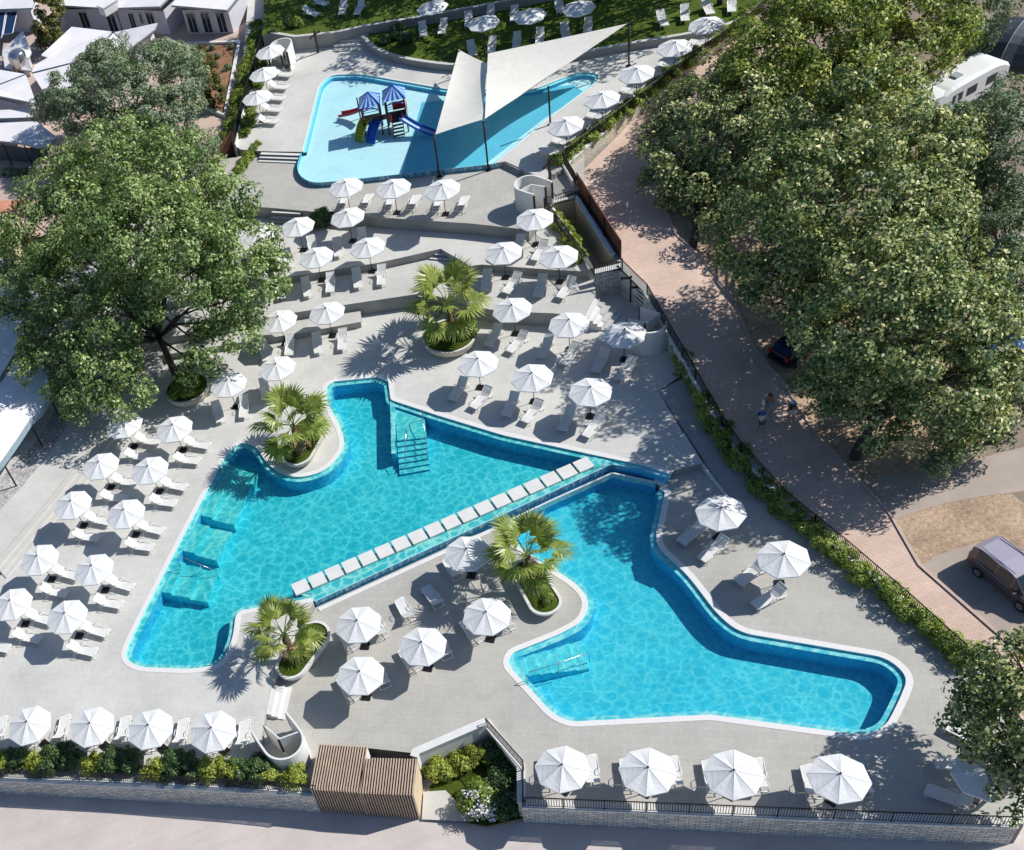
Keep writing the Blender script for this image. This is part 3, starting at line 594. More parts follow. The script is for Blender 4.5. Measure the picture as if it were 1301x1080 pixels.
steps('terrace_steps', W(556, 313, Z1), W(617, 318, Z1), W(545, 330, Z2), W(610, 336, Z2), 3, Z1, Z2, 'white terrace steps behind the tall middle palm', 'step_edge', riser='riser')
steps('terrace_steps', W(528, 373, Z2), W(590, 383, Z2), W(520, 390, ZU), W(586, 402, ZU), 4, Z2, ZU, 'stone steps partly hidden by the tall middle palm', 'step_edge', riser='riser')
steps('terrace_steps', W(346, 266, ZT), W(382, 268, ZT), W(343, 284, Z1), W(381, 286, Z1), 3, ZT, Z1, 'small white steps in the long wall near the left end', 'step_edge', riser='riser')
steps('terrace_steps', W(599, 275, ZT), W(636, 280, ZT), W(594, 294, Z1), W(634, 298, Z1), 3, ZT, Z1, 'small white steps in the long wall left of the shower cabin', 'step_edge', riser='riser')
steps('pool_side_steps', W(332, 192.5, ZP), W(382, 194, ZP), W(328, 206, ZT), W(377, 208, ZT), 3, ZP, ZT, 'pale steps at the left corner of the play pool', 'step_edge', riser='riser')
steps('pool_side_steps', W(641, 204.5, ZP), W(664, 215, ZP), W(636, 212, ZT), W(657, 223, ZT), 3, ZP, ZT, 'pale steps at the right corner of the play pool', 'step_edge', riser='riser')
steps('lawn_steps', W(424, 42, ZG1 + .1), W(466, 40, ZG1 + .1), W(424, 66, ZP), W(474, 64, ZP), 4, ZG1 + .2, ZP, 'shaded stone steps up to the lawn behind the play pool')
steps('lawn_steps', W(808, 50, ZG1), W(838, 45, ZG1), W(805, 62, ZP), W(838, 57, ZP), 3, ZG1, ZP, 'short steps up to the lawn beside a sail post', 'stair')

# ------------------------------------------------------------------ parasols
PR, PH1, PH2 = 1.4, 1.561 * 1.4, 1.889 * 1.4
def make_parasol():
    root = empty('parasol', (0, 0, 0))
    mb = MB(); ring = [(PR * math.cos(k * PI / 4), PR * math.sin(k * PI / 4), PH1) for k in range(8)]; ap = (0, 0, PH2)
    for k in range(8):
        a, b = Vector(ring[k]), Vector(ring[(k + 1) % 8]); N = 5; rows = []
        for i in range(N + 1):
            t = i / N; sag = -0.045 * math.sin(PI * t)
            l = Vector(ap).lerp(a, t); r = Vector(ap).lerp(b, t); mid = l.lerp(r, .5) + Vector((0, 0, sag * .8)); rows.append((l, mid, r))
        for i in range(N):
            (l, m_, r), (l2, m2, r2) = rows[i], rows[i + 1]
            if i == 0: mb.face([l, l2, m2], 'canvas'); mb.face([l, m2, r2], 'canvas')
            else: mb.face([l, l2, m2, m_], 'canvas'); mb.face([m_, m2, r2, r], 'canvas')
        e = Vector((0, 0, -.07)); mb.face([a, a + e, b + e, b], 'canvas')
    mb.build('canopy', root)
    mb = MB()
    for k in range(8):
        a = Vector(ring[k]); mb.tube([Vector((0, 0, PH2 - .002)), a + Vector((0, 0, .0))], .012, 'seam', 4, False)
    mb.build('seam_tape', root)
    mb = MB(); mb.tube([(0, 0, .05), (0, 0, PH2 + .02)], .026, 'black_metal', 8); mb.build('pole', root, True)
    mb = MB(); mb.tube([(0, 0, PH2 - .01), (0, 0, PH2 + .06), (0, 0, PH2 + .09)], [.045, .05, .02], 'black_metal', 8); mb.build('finial', root, True)
    mb = MB(); mb.box((0, 0, .035), (.52, .52, .07), 'black_metal', 0.3); mb.tube([(0, 0, .07), (0, 0, .36)], .045, 'black_metal', 8); mb.build('base', root)
    mb = MB()
    for k in range(8):
        a = Vector(ring[k]); mb.tube([(0, 0, PH1 - .1), a * .55 + Vector((0, 0, PH2 * .45 - .04))], .01, 'white_metal', 4, False)
    mb.tube([(0, 0, PH1 - .2), (0, 0, PH1 - .02)], .05, 'white_metal', 8); mb.build('strut_frame', root)
    return root
def make_lounger():
    root = empty('sun_lounger', (0, 0, 0)); w = .33; h = .34; xh = -.28
    mb = MB()
    for s in (-1, 1):
        mb.tube([(xh - .62, s * w, .26), (xh, s * w, h), (.55, s * w, h + .01), (.98, s * w, h - .02)], .024, 'white_metal', 6)
    mb.tube([(.98, -w, h - .02), (.98, w, h - .02)], .024, 'white_metal', 6); mb.tube([(xh - .62, -w, .26), (xh - .62, w, .26)], .024, 'white_metal', 6); mb.tube([(xh - .25, -w, .3), (xh - .25, w, .3)], .018, 'white_metal', 6)
    mb.build('frame', root, True)
    mb = MB(); xs = [xh, -.05, .25, .6, .96]; hs = [h + .02, h - .005, h - .01, h + .005, h + .005]
    mb.strip([(x, w - .02, z) for x, z in zip(xs, hs)], [(x, -w + .02, z) for x, z in zip(xs, hs)], 'sling'); mb.build('seat', root)
    mb = MB(); bx = [xh - .01, xh - .2, xh - .45, xh - .64]; bz = [h + .03, h + .14, h + .34, h + .47]
    mb.strip([(x, -w + .02, z) for x, z in zip(bx, bz)], [(x, w - .02, z) for x, z in zip(bx, bz)], 'sling')
    for s in (-1, 1): mb.tube([(x, s * (w - .01), z) for x, z in zip(bx, bz)], .02, 'white_metal', 6)
    mb.tube([(bx[-1], -w, bz[-1]), (bx[-1], w, bz[-1])], .02, 'white_metal', 6); mb.build('backrest', root)
    for x, s in ((.82, -1), (.82, 1), (-.72, -1), (-.72, 1)):
        mb = MB(); z0 = h - .02 if x > 0 else .27; mb.tube([(x, s * w, z0), (x + (.07 if x > 0 else -.07), s * w, 0.0)], .022, 'white_metal', 6)
        mb.build('leg', root, True)
    for s in (-1, 1):
        mb = MB(); mb.tube([(xh + .02, s * (w + .015), h), (xh + .0, s * (w + .03), h + .2), (xh + .12, s * (w + .035), h + .235), (xh + .36, s * (w + .03), h + .21), (xh + .46, s * (w + .015), h)], .02, 'white_metal', 6)
        mb.build('armrest', root, True)
    return root
PARA = make_parasol(); LOUNGER = make_lounger(); reg(PARA)
used = {'p': False, 'l': False}
def parasol(px, py, z, ang, label, group):
    p = W(px, py, z + PH2); p.z = z
    o = PARA if not used['p'] else dup(PARA); used['p'] = True
    o.location = p; o.rotation_euler = (random.gauss(0, .012), random.gauss(0, .012), math.radians(ang + random.gauss(0, 1.6))); return tag(o, label, 'parasol', group)
def lounger_at(F, d, z, label, group):
    d = Vector((d.x, d.y, 0)).normalized(); p = Vector((F.x, F.y, 0)) - d * .97
    o = LOUNGER if not used['l'] else dup(LOUNGER); used['l'] = True
    o.location = (p.x, p.y, z); o.rotation_euler = (0, 0, math.atan2(d.y, d.x) + random.gauss(0, .022)); return tag(o, label, 'sun lounger', group)
def lounger(F, Hh, z, label, group):
    a = W(F[0], F[1], z + .33); b = W(Hh[0], Hh[1], z + .36); return lounger_at(a, a - b, z, label, group)
def lrel(refbase, z, F, Hh):
    """offset of a lounger foot and heading relative to the parasol base it belongs to"""
    b = W(*refbase, z); a = W(*F, z + .33); h_ = W(*Hh, z + .36); return (a - b).xy, (a - h_).xy
o1 = ['first', 'second', 'third', 'fourth', 'fifth', 'sixth']
# left deck, two rows
gp, gl = 'white octagonal parasols on the left deck', 'sun loungers on the left deck'
offA = lrel((134, 750.3), ZU, (169.4, 746.1), (143.5, 739.6)); offB = lrel((134, 750.3), ZU, (154.9, 768.8), (128.7, 764))
for row, pts in (('outer', [(155.6, 535), (125, 587), (89.4, 636), (47.2, 705.1), (12.3, 762.3)]), ('inner', [(219, 539), (188, 591.7), (157, 647), (116.4, 718.3), (82, 777.2)])):
    for i, p in enumerate(pts):
        wh = '%s from the near end of the %s row left of the upper pool' % (o1[4 - i], row)
        par = parasol(*p, ZU, 44, 'white parasol, ' + wh, gp)
        for off, side in ((offA, 'far'), (offB, 'near')):
            F = Vector((par.location.x + off[0].x, par.location.y + off[0].y, 0))
            lounger_at(F, off[1], ZU, 'lounger on %s side of parasol %s from near end, %s row left of pool' % (side, o1[4 - i], row), gl)
lounger((12, 824), (-10, 821), ZU, 'lounger cut by the left edge of the photo above the hedge', gl)
# near left row along the hedge
gp, gl = 'white parasols along the near left hedge', 'sun loungers along the near left hedge'
bz = (133.3, 947.4); oR = lrel(bz, ZU, (161, 910), (157, 928.6)); oL = lrel(bz, ZU, (122.9, 915.4), (119.5, 934))
for i, p in enumerate([(34.7, 916.1), (113.2, 917.8), (188.5, 921), (269, 923)]):
    par = parasol(*p, ZU, 12, 'white parasol, %s from the left in the row above the near left hedge' % o1[i], gp)
    for off, side in ((oL, 'left'), (oR, 'right')):
        F = Vector((par.location.x + off[0].x, par.location.y + off[0].y, 0))
        lounger_at(F, off[1], ZU, 'lounger to the %s of the %s parasol along the near left hedge' % (side, o1[i]), gl)
lounger((4, 910), (-1, 929), ZU, 'leftmost lounger above the near left hedge, cut by the photo edge', gl)
# behind the upper pool
gp, gl = 'white parasols behind the upper pool', 'sun loungers behind the upper pool'
D = [((651.7, 386.7), 'in the back row nearest the tall middle palm', (619.7, 438.9), (629.4, 423.6), (647.5, 447), (662.8, 430.5)),
     ((721.9, 406.1), 'in the middle of the back row', (686.4, 454), (696, 436), (715.5, 462.5), (729.4, 444.4)),
     ((792.8, 418), 'shaded and beside the white shower cabin by the promenade', (755.8, 472), (768, 451), (786.4, 482), (803, 459.7)),
     ((605.8, 455.6), 'first from the left at the pool edge', (574.4, 507.5), (585.5, 490.8), (601, 518), (617, 501)),
     ((675.8, 472.8), 'second from the left at the pool edge', (642, 527.8), (653, 508), (667, 536), (685, 514)),
     ((749.2, 491.2), 'third from the left at the pool edge', (713.5, 546), (724, 526), (744, 554.4), (760.7, 535))]
for p, wh, f1, h1, f2, h2 in D:
    parasol(*p, ZU, 31, 'white parasol ' + wh + ' behind the upper pool', gp)
    s_ = wh.split(',')[0]
    lounger(f1, h1, ZU, 'left lounger of the parasol ' + s_, gl); lounger(f2, h2, ZU, 'right lounger of the parasol ' + s_, gl)
# terraces
gp, gl = 'white parasols on the stone terraces', 'sun loungers on the stone terraces'
for p, z, wh in [((328.5, 293), Z1, 'half hidden by the big left tree on the upper terrace'), ((376.5, 282.2), Z1, 'below the small white wall steps on the upper terrace'), ((440.4, 270), Z1, 'beside the dark round bush on the upper terrace'),
                 ((344, 332), Z2, 'touching the big left tree on the second terrace'), ((400.3, 320.7), Z2, 'in the middle of the left second terrace'), ((465.8, 308.6), Z2, 'at the right end of the left second terrace'),
                 ((414, 391.5), ZU, 'below the terraces left of the tall palm'), ((352.8, 402), ZU, 'below the terraces against the big left tree'), ((350, 462), ZU, 'above the left pool palm'), ((288, 483), ZU, 'right of the big round stone planter'),
                 ((678.6, 272), Z1, 'in front of the upper white shower cabin'), ((639, 314.7), Z2, 'right of the white terrace steps, second terrace'), ((709.4, 319.6), Z2, 'beside the yellow green hedge, second terrace')]:
    parasol(*p, z, 38, 'white parasol ' + wh, gp)
for F, h_, z, lab in [((368.6, 338.5), (365, 322.5), Z1, 'lounger left of the pole of the upper terrace parasol below the small wall steps'), ((398.5, 322), (396.4, 308), Z1, 'lounger right of the pole of the upper terrace parasol below the small wall steps'),
        ((431, 325), (428.3, 311.4), Z1, 'half shaded lounger left of the parasol beside the dark round bush'), ((461, 313), (460, 299), Z1, 'lounger right of the parasol beside the dark round bush'), ((339, 333), (338, 319.7), Z1, 'upper terrace lounger half hidden by the big left tree'),
        ((391.5, 376), (388.8, 360), Z2, 'lounger left of the middle parasol on the left second terrace'), ((418.9, 371), (420.3, 355.8), Z2, 'lounger right of the middle parasol on the left second terrace'), ((455.4, 364.9), (453.3, 350), Z2, 'lounger left of the right end parasol on the left second terrace'),
        ((483.9, 361.4), (485.3, 346), Z2, 'lounger right of the right end parasol on the left second terrace'), ((357.5, 379), (356.4, 362), Z2, 'second terrace lounger at the edge of the big left tree'),
        ((405, 448), (402.8, 431), ZU, 'shaded lounger left of the parasol left of the tall middle palm'), ((433.3, 444), (436, 428.6), ZU, 'sunny lounger right of the parasol left of the tall middle palm'), ((338.9, 457.8), (335.5, 440), ZU, 'shaded lounger left of the parasol against the big left tree'),
        ((366.7, 451), (368.6, 435), ZU, 'lounger right of the parasol against the big left tree'), ((308.9, 530), (310.5, 513), ZU, 'right lounger of the parasol beside the big round planter'), ((280.5, 535.5), (275, 516), ZU, 'left lounger of the parasol beside the big round planter'),
        ((338, 507), (336, 491), ZU, 'lounger behind the left pool palm'), ((653, 324), (659.9, 308), Z1, 'left lounger in front of the upper white shower cabin'), ((679.3, 330.3), (691, 312), Z1, 'right lounger in front of the upper white shower cabin'),
        ((615.4, 369), (619.6, 351), Z2, 'shaded lounger overlapped by the tall middle palm fronds'), ((642.5, 372), (655.7, 355.3), Z2, 'sunny lounger right of the white terrace steps'), ((682.8, 376), (689, 358), Z2, 'shaded lounger left of the parasol beside the yellow green hedge'), ((711, 378), (725, 360.8), Z2, 'sunny lounger right of the parasol beside the yellow green hedge')]:
    lounger(F, h_, z, lab, gl)
# row below the play pool
gp, gl = 'white parasols below the play pool', 'sun loungers below the play pool'
oR = lrel((566.8, 272.2), ZT, (592.2, 248.9), (588.8, 258)); oL = lrel((566.8, 272.2), ZT, (561, 249.8), (557.6, 258.9))
for i, p in enumerate([(437.6, 231.8), (498.2, 232.9), (561.2, 234)]):
    par = parasol(*p, ZT, 38, 'white parasol, %s from the left in the row below the play pool' % o1[i], gp)
    for off, side in ((oL, 'left'), (oR, 'right')):
        F = Vector((par.location.x + off[0].x, par.location.y + off[0].y, 0)); lounger_at(F, off[1], ZT, 'lounger to the %s of the %s parasol below the play pool' % (side, o1[i]), gl)
# left of the play pool
gp, gl = 'white parasols left of the play pool', 'sun loungers left of the play pool'
for i, p in enumerate([(341.4, 60.3), (333.4, 88.6), (324.5, 118.7)]): parasol(*p, ZP, 30, 'white parasol, %s from the top in the column left of the play pool' % o1[i], gp)
for i, F in enumerate([(374, 80), (370, 94.5), (365, 110.5), (361, 124.5), (357, 139), (352, 154)]):
    lounger(F, (F[0] - 17, F[1] - 1.5), ZP, 'lounger, %s from the top in the column left of the play pool' % o1[i], gl)
# right of the play pool
gp, gl = 'white parasols along the top right fence', 'sun loungers along the top right fence'
PT = [(719.4, 152.8), (764.9, 119.7), (809.2, 86.8), (857, 53.9), (897.8, 24.7)]
r0 = W(PT[0][0], PT[0][1], ZP + PH2); rA = (W(702.4, 177, ZP + .33) - r0).xy; rAd = (W(702.4, 177, ZP + .33) - W(721, 181, ZP + .36)).xy; rB = (W(687.8, 186.7, ZP + .33) - r0).xy; rBd = (W(687.8, 186.7, ZP + .33) - W(702, 194, ZP + .36)).xy
for i, p in enumerate(PT):
    par = parasol(*p, ZP, 30, 'white parasol, %s from the near end of the row along the top right fence' % o1[i], gp)
    for off, dd, side in ((rA, rAd, 'far'), (rB, rBd, 'near')):
        lounger_at(Vector((par.location.x + off.x, par.location.y + off.y, 0)), dd, ZP, 'lounger on the %s side of the %s parasol along the top right fence' % (side, o1[i]), gl)
# lawn
gp, gl = 'white parasols on the lawns', 'sun loungers on the lawns'
for p, z, wh in [((548.6, 3), ZG2, 'at the top edge of the photo on the upper lawn'), ((613.3, 22.6), ZG1, 'leftmost of those on the lower lawn'), ((672.8, 13.5), ZG1, 'middle of those on the lower lawn'), ((734.7, 3.5), ZG1, 'rightmost of those on the lower lawn')]:
    parasol(*p, z, 20, 'dappled white parasol ' + wh, gp)
for i, (F, h_, z, lab) in enumerate([((538, 45.5), (536.7, 33.3), ZG1, 'first lounger from the left on the lower lawn, beside round bushes'), ((561, 42.5), (563.9, 30), ZG1, 'second lounger from the left on the lower lawn'), ((595, 33), (595.5, 20.8), ZG1, 'back row lounger left of the leftmost lower lawn parasol'),
        ((622, 25), (624.4, 12), ZG1, 'back row lounger right of the leftmost lower lawn parasol'), ((653, 26), (654, 13), ZG1, 'back row lounger left of the middle lower lawn parasol'), ((601.4, 70), (597.8, 57), ZG1, 'front row lounger left of the folded edge of the two sails'),
        ((623.6, 66), (626.4, 53), ZG1, 'front row lounger behind the tip between the two sails'), ((655.5, 60.5), (657.5, 47), ZG1, 'front row lounger above the big sail, below the middle lawn parasol'), ((684.7, 55), (686.7, 42), ZG1, 'front row lounger right of the middle lawn parasol above the sail'),
        ((719.4, 48), (717.2, 36), ZG1, 'front row lounger second from right above the big sail'), ((745.8, 42.5), (747.8, 29.5), ZG1, 'front row lounger rightmost above the big sail'), ((712, 15.5), (709.7, 4), ZG1, 'back row lounger left of the rightmost lower lawn parasol'),
        ((844.4, 32.5), (839.4, 20.8), ZG1, 'first lounger right of the tall sail post on the lawn'), ((870.8, 26), (869.4, 13.9), ZG1, 'second lounger right of the tall sail post on the lawn'), ((902.8, 17.5), (897.5, 7), ZG1, 'third lounger right of the tall sail post on the lawn'), ((930.5, 14.5), (929, 4), ZG1, 'rightmost lawn lounger beside the top right fence'),
        ((404, 18.5), (389.5, 14.5), ZG2, 'upper lawn lounger turned sideways beside the left rail'), ((416, 5), (402.8, 1.8), ZG2, 'upper lawn lounger turned sideways at the top edge'), ((433.3, 18), (437, 7.5), ZG2, 'left of the two upper lawn loungers facing the play pool'), ((452.8, 18), (458.9, 7), ZG2, 'right of the two upper lawn loungers facing the play pool')]):
    lounger(F, h_, z, lab, gl)
# lower deck
gp, gl = 'white parasols on the lower deck', 'sun loungers on the lower deck'
parasol(916.7, 644.7, 0, 7, 'white parasol nearest the hedge corner, right of the lower pool', gp); parasol(996.8, 703.7, 0, 43, 'white parasol beside the right hedge in full sun', gp)
lounger((864.9, 688.9), (887.8, 671), 0, 'shaded lounger left of the parasol nearest the hedge corner', gl); lounger((891, 711), (914.9, 692), 0, 'half shaded lounger below the parasol nearest the hedge corner', gl)
lounger((937.5, 740), (962.8, 722.5), 0, 'half shaded lounger left of the sunny parasol beside the right hedge', gl); lounger((958.6, 770), (993, 750), 0, 'lounger below the sunny parasol beside the right hedge', gl)
refb = (465.97, 885.8); oR = lrel(refb, 0, (476, 843.8), (485, 861.8)); oL = lrel(refb, 0, (433.6, 860.4), (442.6, 878.4))
for p, a, wh in [((454.4, 787.8), 42, 'right of the near left palm planter'), ((455.6, 852.8), 42, 'nearest the wooden slatted cabin'), ((536.7, 815), 37, 'in the middle of the peninsula'), ((618.3, 777), 37, 'crossed by palm frond shadows, peninsula'), ((593.3, 696), 37, 'half hidden by the peninsula palm')]:
    par = parasol(*p, 0, a, 'white parasol ' + wh + ' between the pools', gp)
    for off, side in ((oL, 'left'), (oR, 'right')):
        lounger_at(Vector((par.location.x + off[0].x, par.location.y + off[0].y, 0)), off[1], 0, '%s lounger under the parasol %s' % (side, wh), gl)
lounger((506.8, 760.5), (515.8, 778.2), 0, 'open lounger with frond shadows in the middle of the peninsula', gl); lounger((540, 745.5), (554, 764), 0, 'shaded open lounger in the middle of the peninsula', gl)
gp, gl = 'white parasols along the near right railing', 'sun loungers along the near right railing'
PB = [(715.8, 972.1), (822.5, 974.4), (933.6, 977), (1067, 983.8)]
r0 = W(*PB[0], PH2); rR = (W(750.3, 958.9, .33) - r0).xy; rRd = (W(750.3, 958.9, .33) - W(752.5, 983, .36)).xy; rL = (W(694.7, 961, .33) - r0).xy
for i, p in enumerate(PB):
    par = parasol(*p, 0, 12, 'white parasol, %s from the left along the near right railing' % o1[i], gp)
    for off, side in ((rL, 'left'), (rR, 'right')):
        lounger_at(Vector((par.location.x + off.x, par.location.y + off.y, 0)), rRd, 0, 'lounger to the %s of the %s parasol along the near right railing' % (side, o1[i]), gl)
parasol(1255, 979, 0, 12, 'shaded white parasol half under the near right corner tree', gp)
for F, h_, lab in [((1202, 920), (1235, 935.5), 'topmost of three shaded loungers beside the near right corner tree'), ((1189, 967.5), (1213, 971.7), 'middle of three shaded loungers beside the near right corner tree'), ((1176.5, 1002), (1216, 1016), 'lowest of three shaded loungers beside the near right corner tree')]:
    lounger(F, h_, 0, lab, gl)

# ------------------------------------------------------------------ foliage
def cloud(name, lobes, mat, size, dens, parent=None, clump=0.75, aspect=0.55, up_bias=0.35, seed=1, flat=0.0, light=0.0, loc=None, hole=None):
    """leaves on many tufts spread over lobes (x, y, z, r[, squash]); one mesh"""
    rng = np.random.default_rng(seed); C = []; 
    for lb in lobes:
        x, y, z, r = lb[:4]; sq = lb[4] if len(lb) > 4 else 0.8
        k = max(5, int(2.6 * (r / clump) ** 2))
        d = rng.normal(size=(k, 3)); d[:, 2] = d[:, 2] * 0.9 + 0.15; d /= np.linalg.norm(d, axis=1)[:, None]
        rad = r * rng.uniform(0.62, 1.02, k)[:, None]
        c = np.array([x, y, z]) + d * rad * np.array([1, 1, sq]); C.append(np.c_[c, np.full(k, clump) * rng.uniform(0.65, 1.25, k), d, rng.uniform(-.22, .22, k)])
    C = np.concatenate(C)
    # drop tufts buried deep inside other lobes
    L = np.array([(l[0], l[1], l[2], l[3], l[4] if len(l) > 4 else 0.8) for l in lobes]); keep = np.ones(len(C), bool)
    for l in L:
        e = np.sqrt((((C[:, :3] - l[:3]) / np.array([l[3], l[3], l[3] * l[4]])) ** 2).sum(1)); keep &= e > 0.5
    C = C[keep]
    area = 4 * PI * C[:, 3] ** 2; cnt = np.maximum(6, (dens * area / (size * size * aspect)).astype(int)); idx = np.repeat(np.arange(len(C)), cnt); n = len(idx)
    d = rng.normal(size=(n, 3)); d[:, 2] += 0.25; d /= np.linalg.norm(d, axis=1)[:, None]
    rr = rng.uniform(0.45, 1.0, n) ** 0.6
    P = C[idx, :3] + d * (C[idx, 3] * rr)[:, None] * np.array([1, 1, 0.75])
    N = d * 0.6 + C[idx, 4:7] * 0.45 + rng.normal(size=(n, 3)) * 0.38; N[:, 2] += up_bias; N /= np.linalg.norm(N, axis=1)[:, None]
    T = rng.normal(size=(n, 3)); T[:, 2] -= 0.35; T -= N * (T * N).sum(1)[:, None]; T /= np.linalg.norm(T, axis=1)[:, None]; B = np.cross(N, T)
    s = size * rng.uniform(0.6, 1.3, n)[:, None]; w = s * aspect * 0.5; fold = N * s * 0.12
    V = np.stack([P - T * s * .5, P + B * w + fold - T * s * .05, P + T * s * .5 - fold, P - B * w + fold - T * s * .05], 1).reshape(-1, 3)
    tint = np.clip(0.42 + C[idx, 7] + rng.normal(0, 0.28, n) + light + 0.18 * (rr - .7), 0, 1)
    if loc is not None: V = V - np.array(loc)
    me = bpy.data.meshes.new(name); me.vertices.add(4 * n); me.vertices.foreach_set('co', V.astype(np.float32).ravel())
    me.loops.add(4 * n); me.loops.foreach_set('vertex_index', np.arange(4 * n, dtype=np.int32)); me.polygons.add(n); me.polygons.foreach_set('loop_start', np.arange(0, 4 * n, 4, dtype=np.int32)); me.polygons.foreach_set('loop_total', np.full(n, 4, np.int32))
    at = me.attributes.new('tint', 'FLOAT', 'FACE'); at.data.foreach_set('value', tint.astype(np.float32)); me.materials.append(M[mat]); me.update(); me.validate()
    o = bpy.data.objects.new(name, me); COL.objects.link(o)
    if parent is not None: o.parent = parent
    return o
def tree(name, base, lobes, mat, size, dens, label, r0=0.28, fork=0.35, group=None, seed=1, clump=0.8, cat='tree', barkm='bark', aspect=0.55, limbs=True, light=0.0):
    """trunk and limbs reaching into each lobe, with a leafy crown"""
    base = Vector(base); root = empty(name, base); tag(root, label, cat, group)
    rng = random.Random(seed); cen = sum((Vector(l[:3]) * l[3] for l in lobes), Vector()) / sum(l[3] for l in lobes)
    fk = base.lerp(Vector((cen.x, cen.y, cen.z)), fork); mb = MB()
    pts = [Vector((0, 0, -.3))] + [ (fk - base) * t + Vector((rng.uniform(-.12, .12), rng.uniform(-.12, .12), 0)) for t in (.15, .5, .8)] + [fk - base]
    mb.tube(pts, [r0 * 1.5, r0 * 1.1, r0, r0 * .92, r0 * .85], barkm, 10)
    if limbs:
        top = fk.lerp(cen, .55); mb.tube([fk - base, fk.lerp(top, .5) - base, top - base], [r0 * .8, r0 * .6, r0 * .4], barkm, 8)
        for l in lobes:
            e = Vector(l[:3]); st = fk if rng.random() < .6 else fk.lerp(top, .6); m1 = st.lerp(e, .35) + Vector((rng.uniform(-.4, .4), rng.uniform(-.4, .4), .15 * (e - st).length)); m2 = st.lerp(e, .7) + Vector((rng.uniform(-.3, .3), rng.uniform(-.3, .3), .1 * (e - st).length))
            mb.tube([st - base, m1 - base, m2 - base, e - base], [r0 * .5, r0 * .36, r0 * .25, r0 * .1], barkm, 6)
            for k in range(4):
                dv = Vector((rng.gauss(0, 1), rng.gauss(0, 1), rng.gauss(.3, .7))).normalized() * l[3] * .85; s_ = m2.lerp(e, rng.random())
                mb.tube([s_ - base, s_.lerp(e + dv, .5) + Vector((0, 0, .15)) - base, e + dv - base], [r0 * .16, r0 * .11, r0 * .03], barkm, 5)
    mb.build('trunk', root, True)
    cloud('crown', lobes, mat, size, dens, root, clump, aspect, seed=seed, loc=base, light=light); return root
def L(z0, *ls): return [(*W(px, py, z0 + h), r) + ((s[0],) if s else ()) for (px, py, h, r, *s) in ls]
left_lobes = L(0.4, (150, 215, 10.4, 4.6), (95, 245, 9.2, 4.2), (215, 235, 9.6, 4.4), (265, 270, 8.8, 3.8), (300, 320, 7.6, 3.4), (325, 365, 6.6, 2.5), (285, 385, 6.0, 2.6), (55, 300, 8.4, 3.8), (170, 300, 10.8, 4.6), (105, 345, 8.4, 4.4), (45, 365, 6.9, 3.2),
               (95, 415, 6.0, 3.8), (150, 400, 7.0, 3.3), (235, 335, 9.6, 3.6), (75, 460, 4.8, 2.9), (125, 475, 4.5, 2.9), (265, 445, 4.2, 2.0), (160, 500, 3.8, 1.9), (110, 505, 3.8, 2.0), (300, 420, 4.8, 1.9), (30, 330, 7.2, 2.6), (150, 330, 8.8, 3.8), (200, 285, 10.1, 3.8), (58, 430, 5.6, 2.8), (245, 300, 8.8, 3.2), (120, 285, 9.6, 3.8), (130, 440, 5.6, 3), (245, 470, 3.4, 1.3))
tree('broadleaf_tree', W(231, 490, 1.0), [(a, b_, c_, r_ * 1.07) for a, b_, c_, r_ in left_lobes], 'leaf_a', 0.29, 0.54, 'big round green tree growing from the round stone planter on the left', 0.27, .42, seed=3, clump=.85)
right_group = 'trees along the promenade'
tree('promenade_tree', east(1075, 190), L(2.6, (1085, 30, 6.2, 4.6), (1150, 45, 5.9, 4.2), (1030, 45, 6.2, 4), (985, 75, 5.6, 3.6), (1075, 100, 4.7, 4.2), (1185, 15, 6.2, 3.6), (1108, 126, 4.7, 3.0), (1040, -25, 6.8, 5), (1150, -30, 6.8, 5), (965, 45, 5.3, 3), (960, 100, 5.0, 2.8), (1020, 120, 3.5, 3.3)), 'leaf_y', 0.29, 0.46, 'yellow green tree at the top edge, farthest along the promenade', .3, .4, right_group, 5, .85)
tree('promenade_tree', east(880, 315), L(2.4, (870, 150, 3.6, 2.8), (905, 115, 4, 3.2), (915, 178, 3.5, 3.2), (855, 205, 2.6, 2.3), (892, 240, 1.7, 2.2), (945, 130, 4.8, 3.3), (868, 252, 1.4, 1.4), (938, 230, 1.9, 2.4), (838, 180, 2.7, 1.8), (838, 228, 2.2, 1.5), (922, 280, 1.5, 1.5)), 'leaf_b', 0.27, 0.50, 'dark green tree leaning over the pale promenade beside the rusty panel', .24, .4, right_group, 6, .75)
tree('promenade_tree', east(1006, 425), L(1.3, (1020, 168, 5.0, 4.0), (1085, 168, 6.0, 4.2), (1145, 200, 8.7, 4.2), (1000, 245, 8.3, 4.0), (1070, 250, 9.1, 4.4), (1140, 275, 7.9, 3.8), (960, 300, 5.4, 2.7), (1005, 330, 5.8, 3.2), (1080, 325, 7.1, 3.4), (975, 365, 4.1, 2.2), (1175, 240, 7.1, 2.8), (1185, 190, 7.5, 2.6), (1030, 390, 3.7, 2.0), (960, 215, 2.7, 2.9), (1110, 130, 7.0, 3.4), (1175, 300, 6.6, 2.4)), 'leaf_b', 0.28, 0.48, 'tallest dark green tree above the parked navy car', .3, .35, right_group, 7, .8)
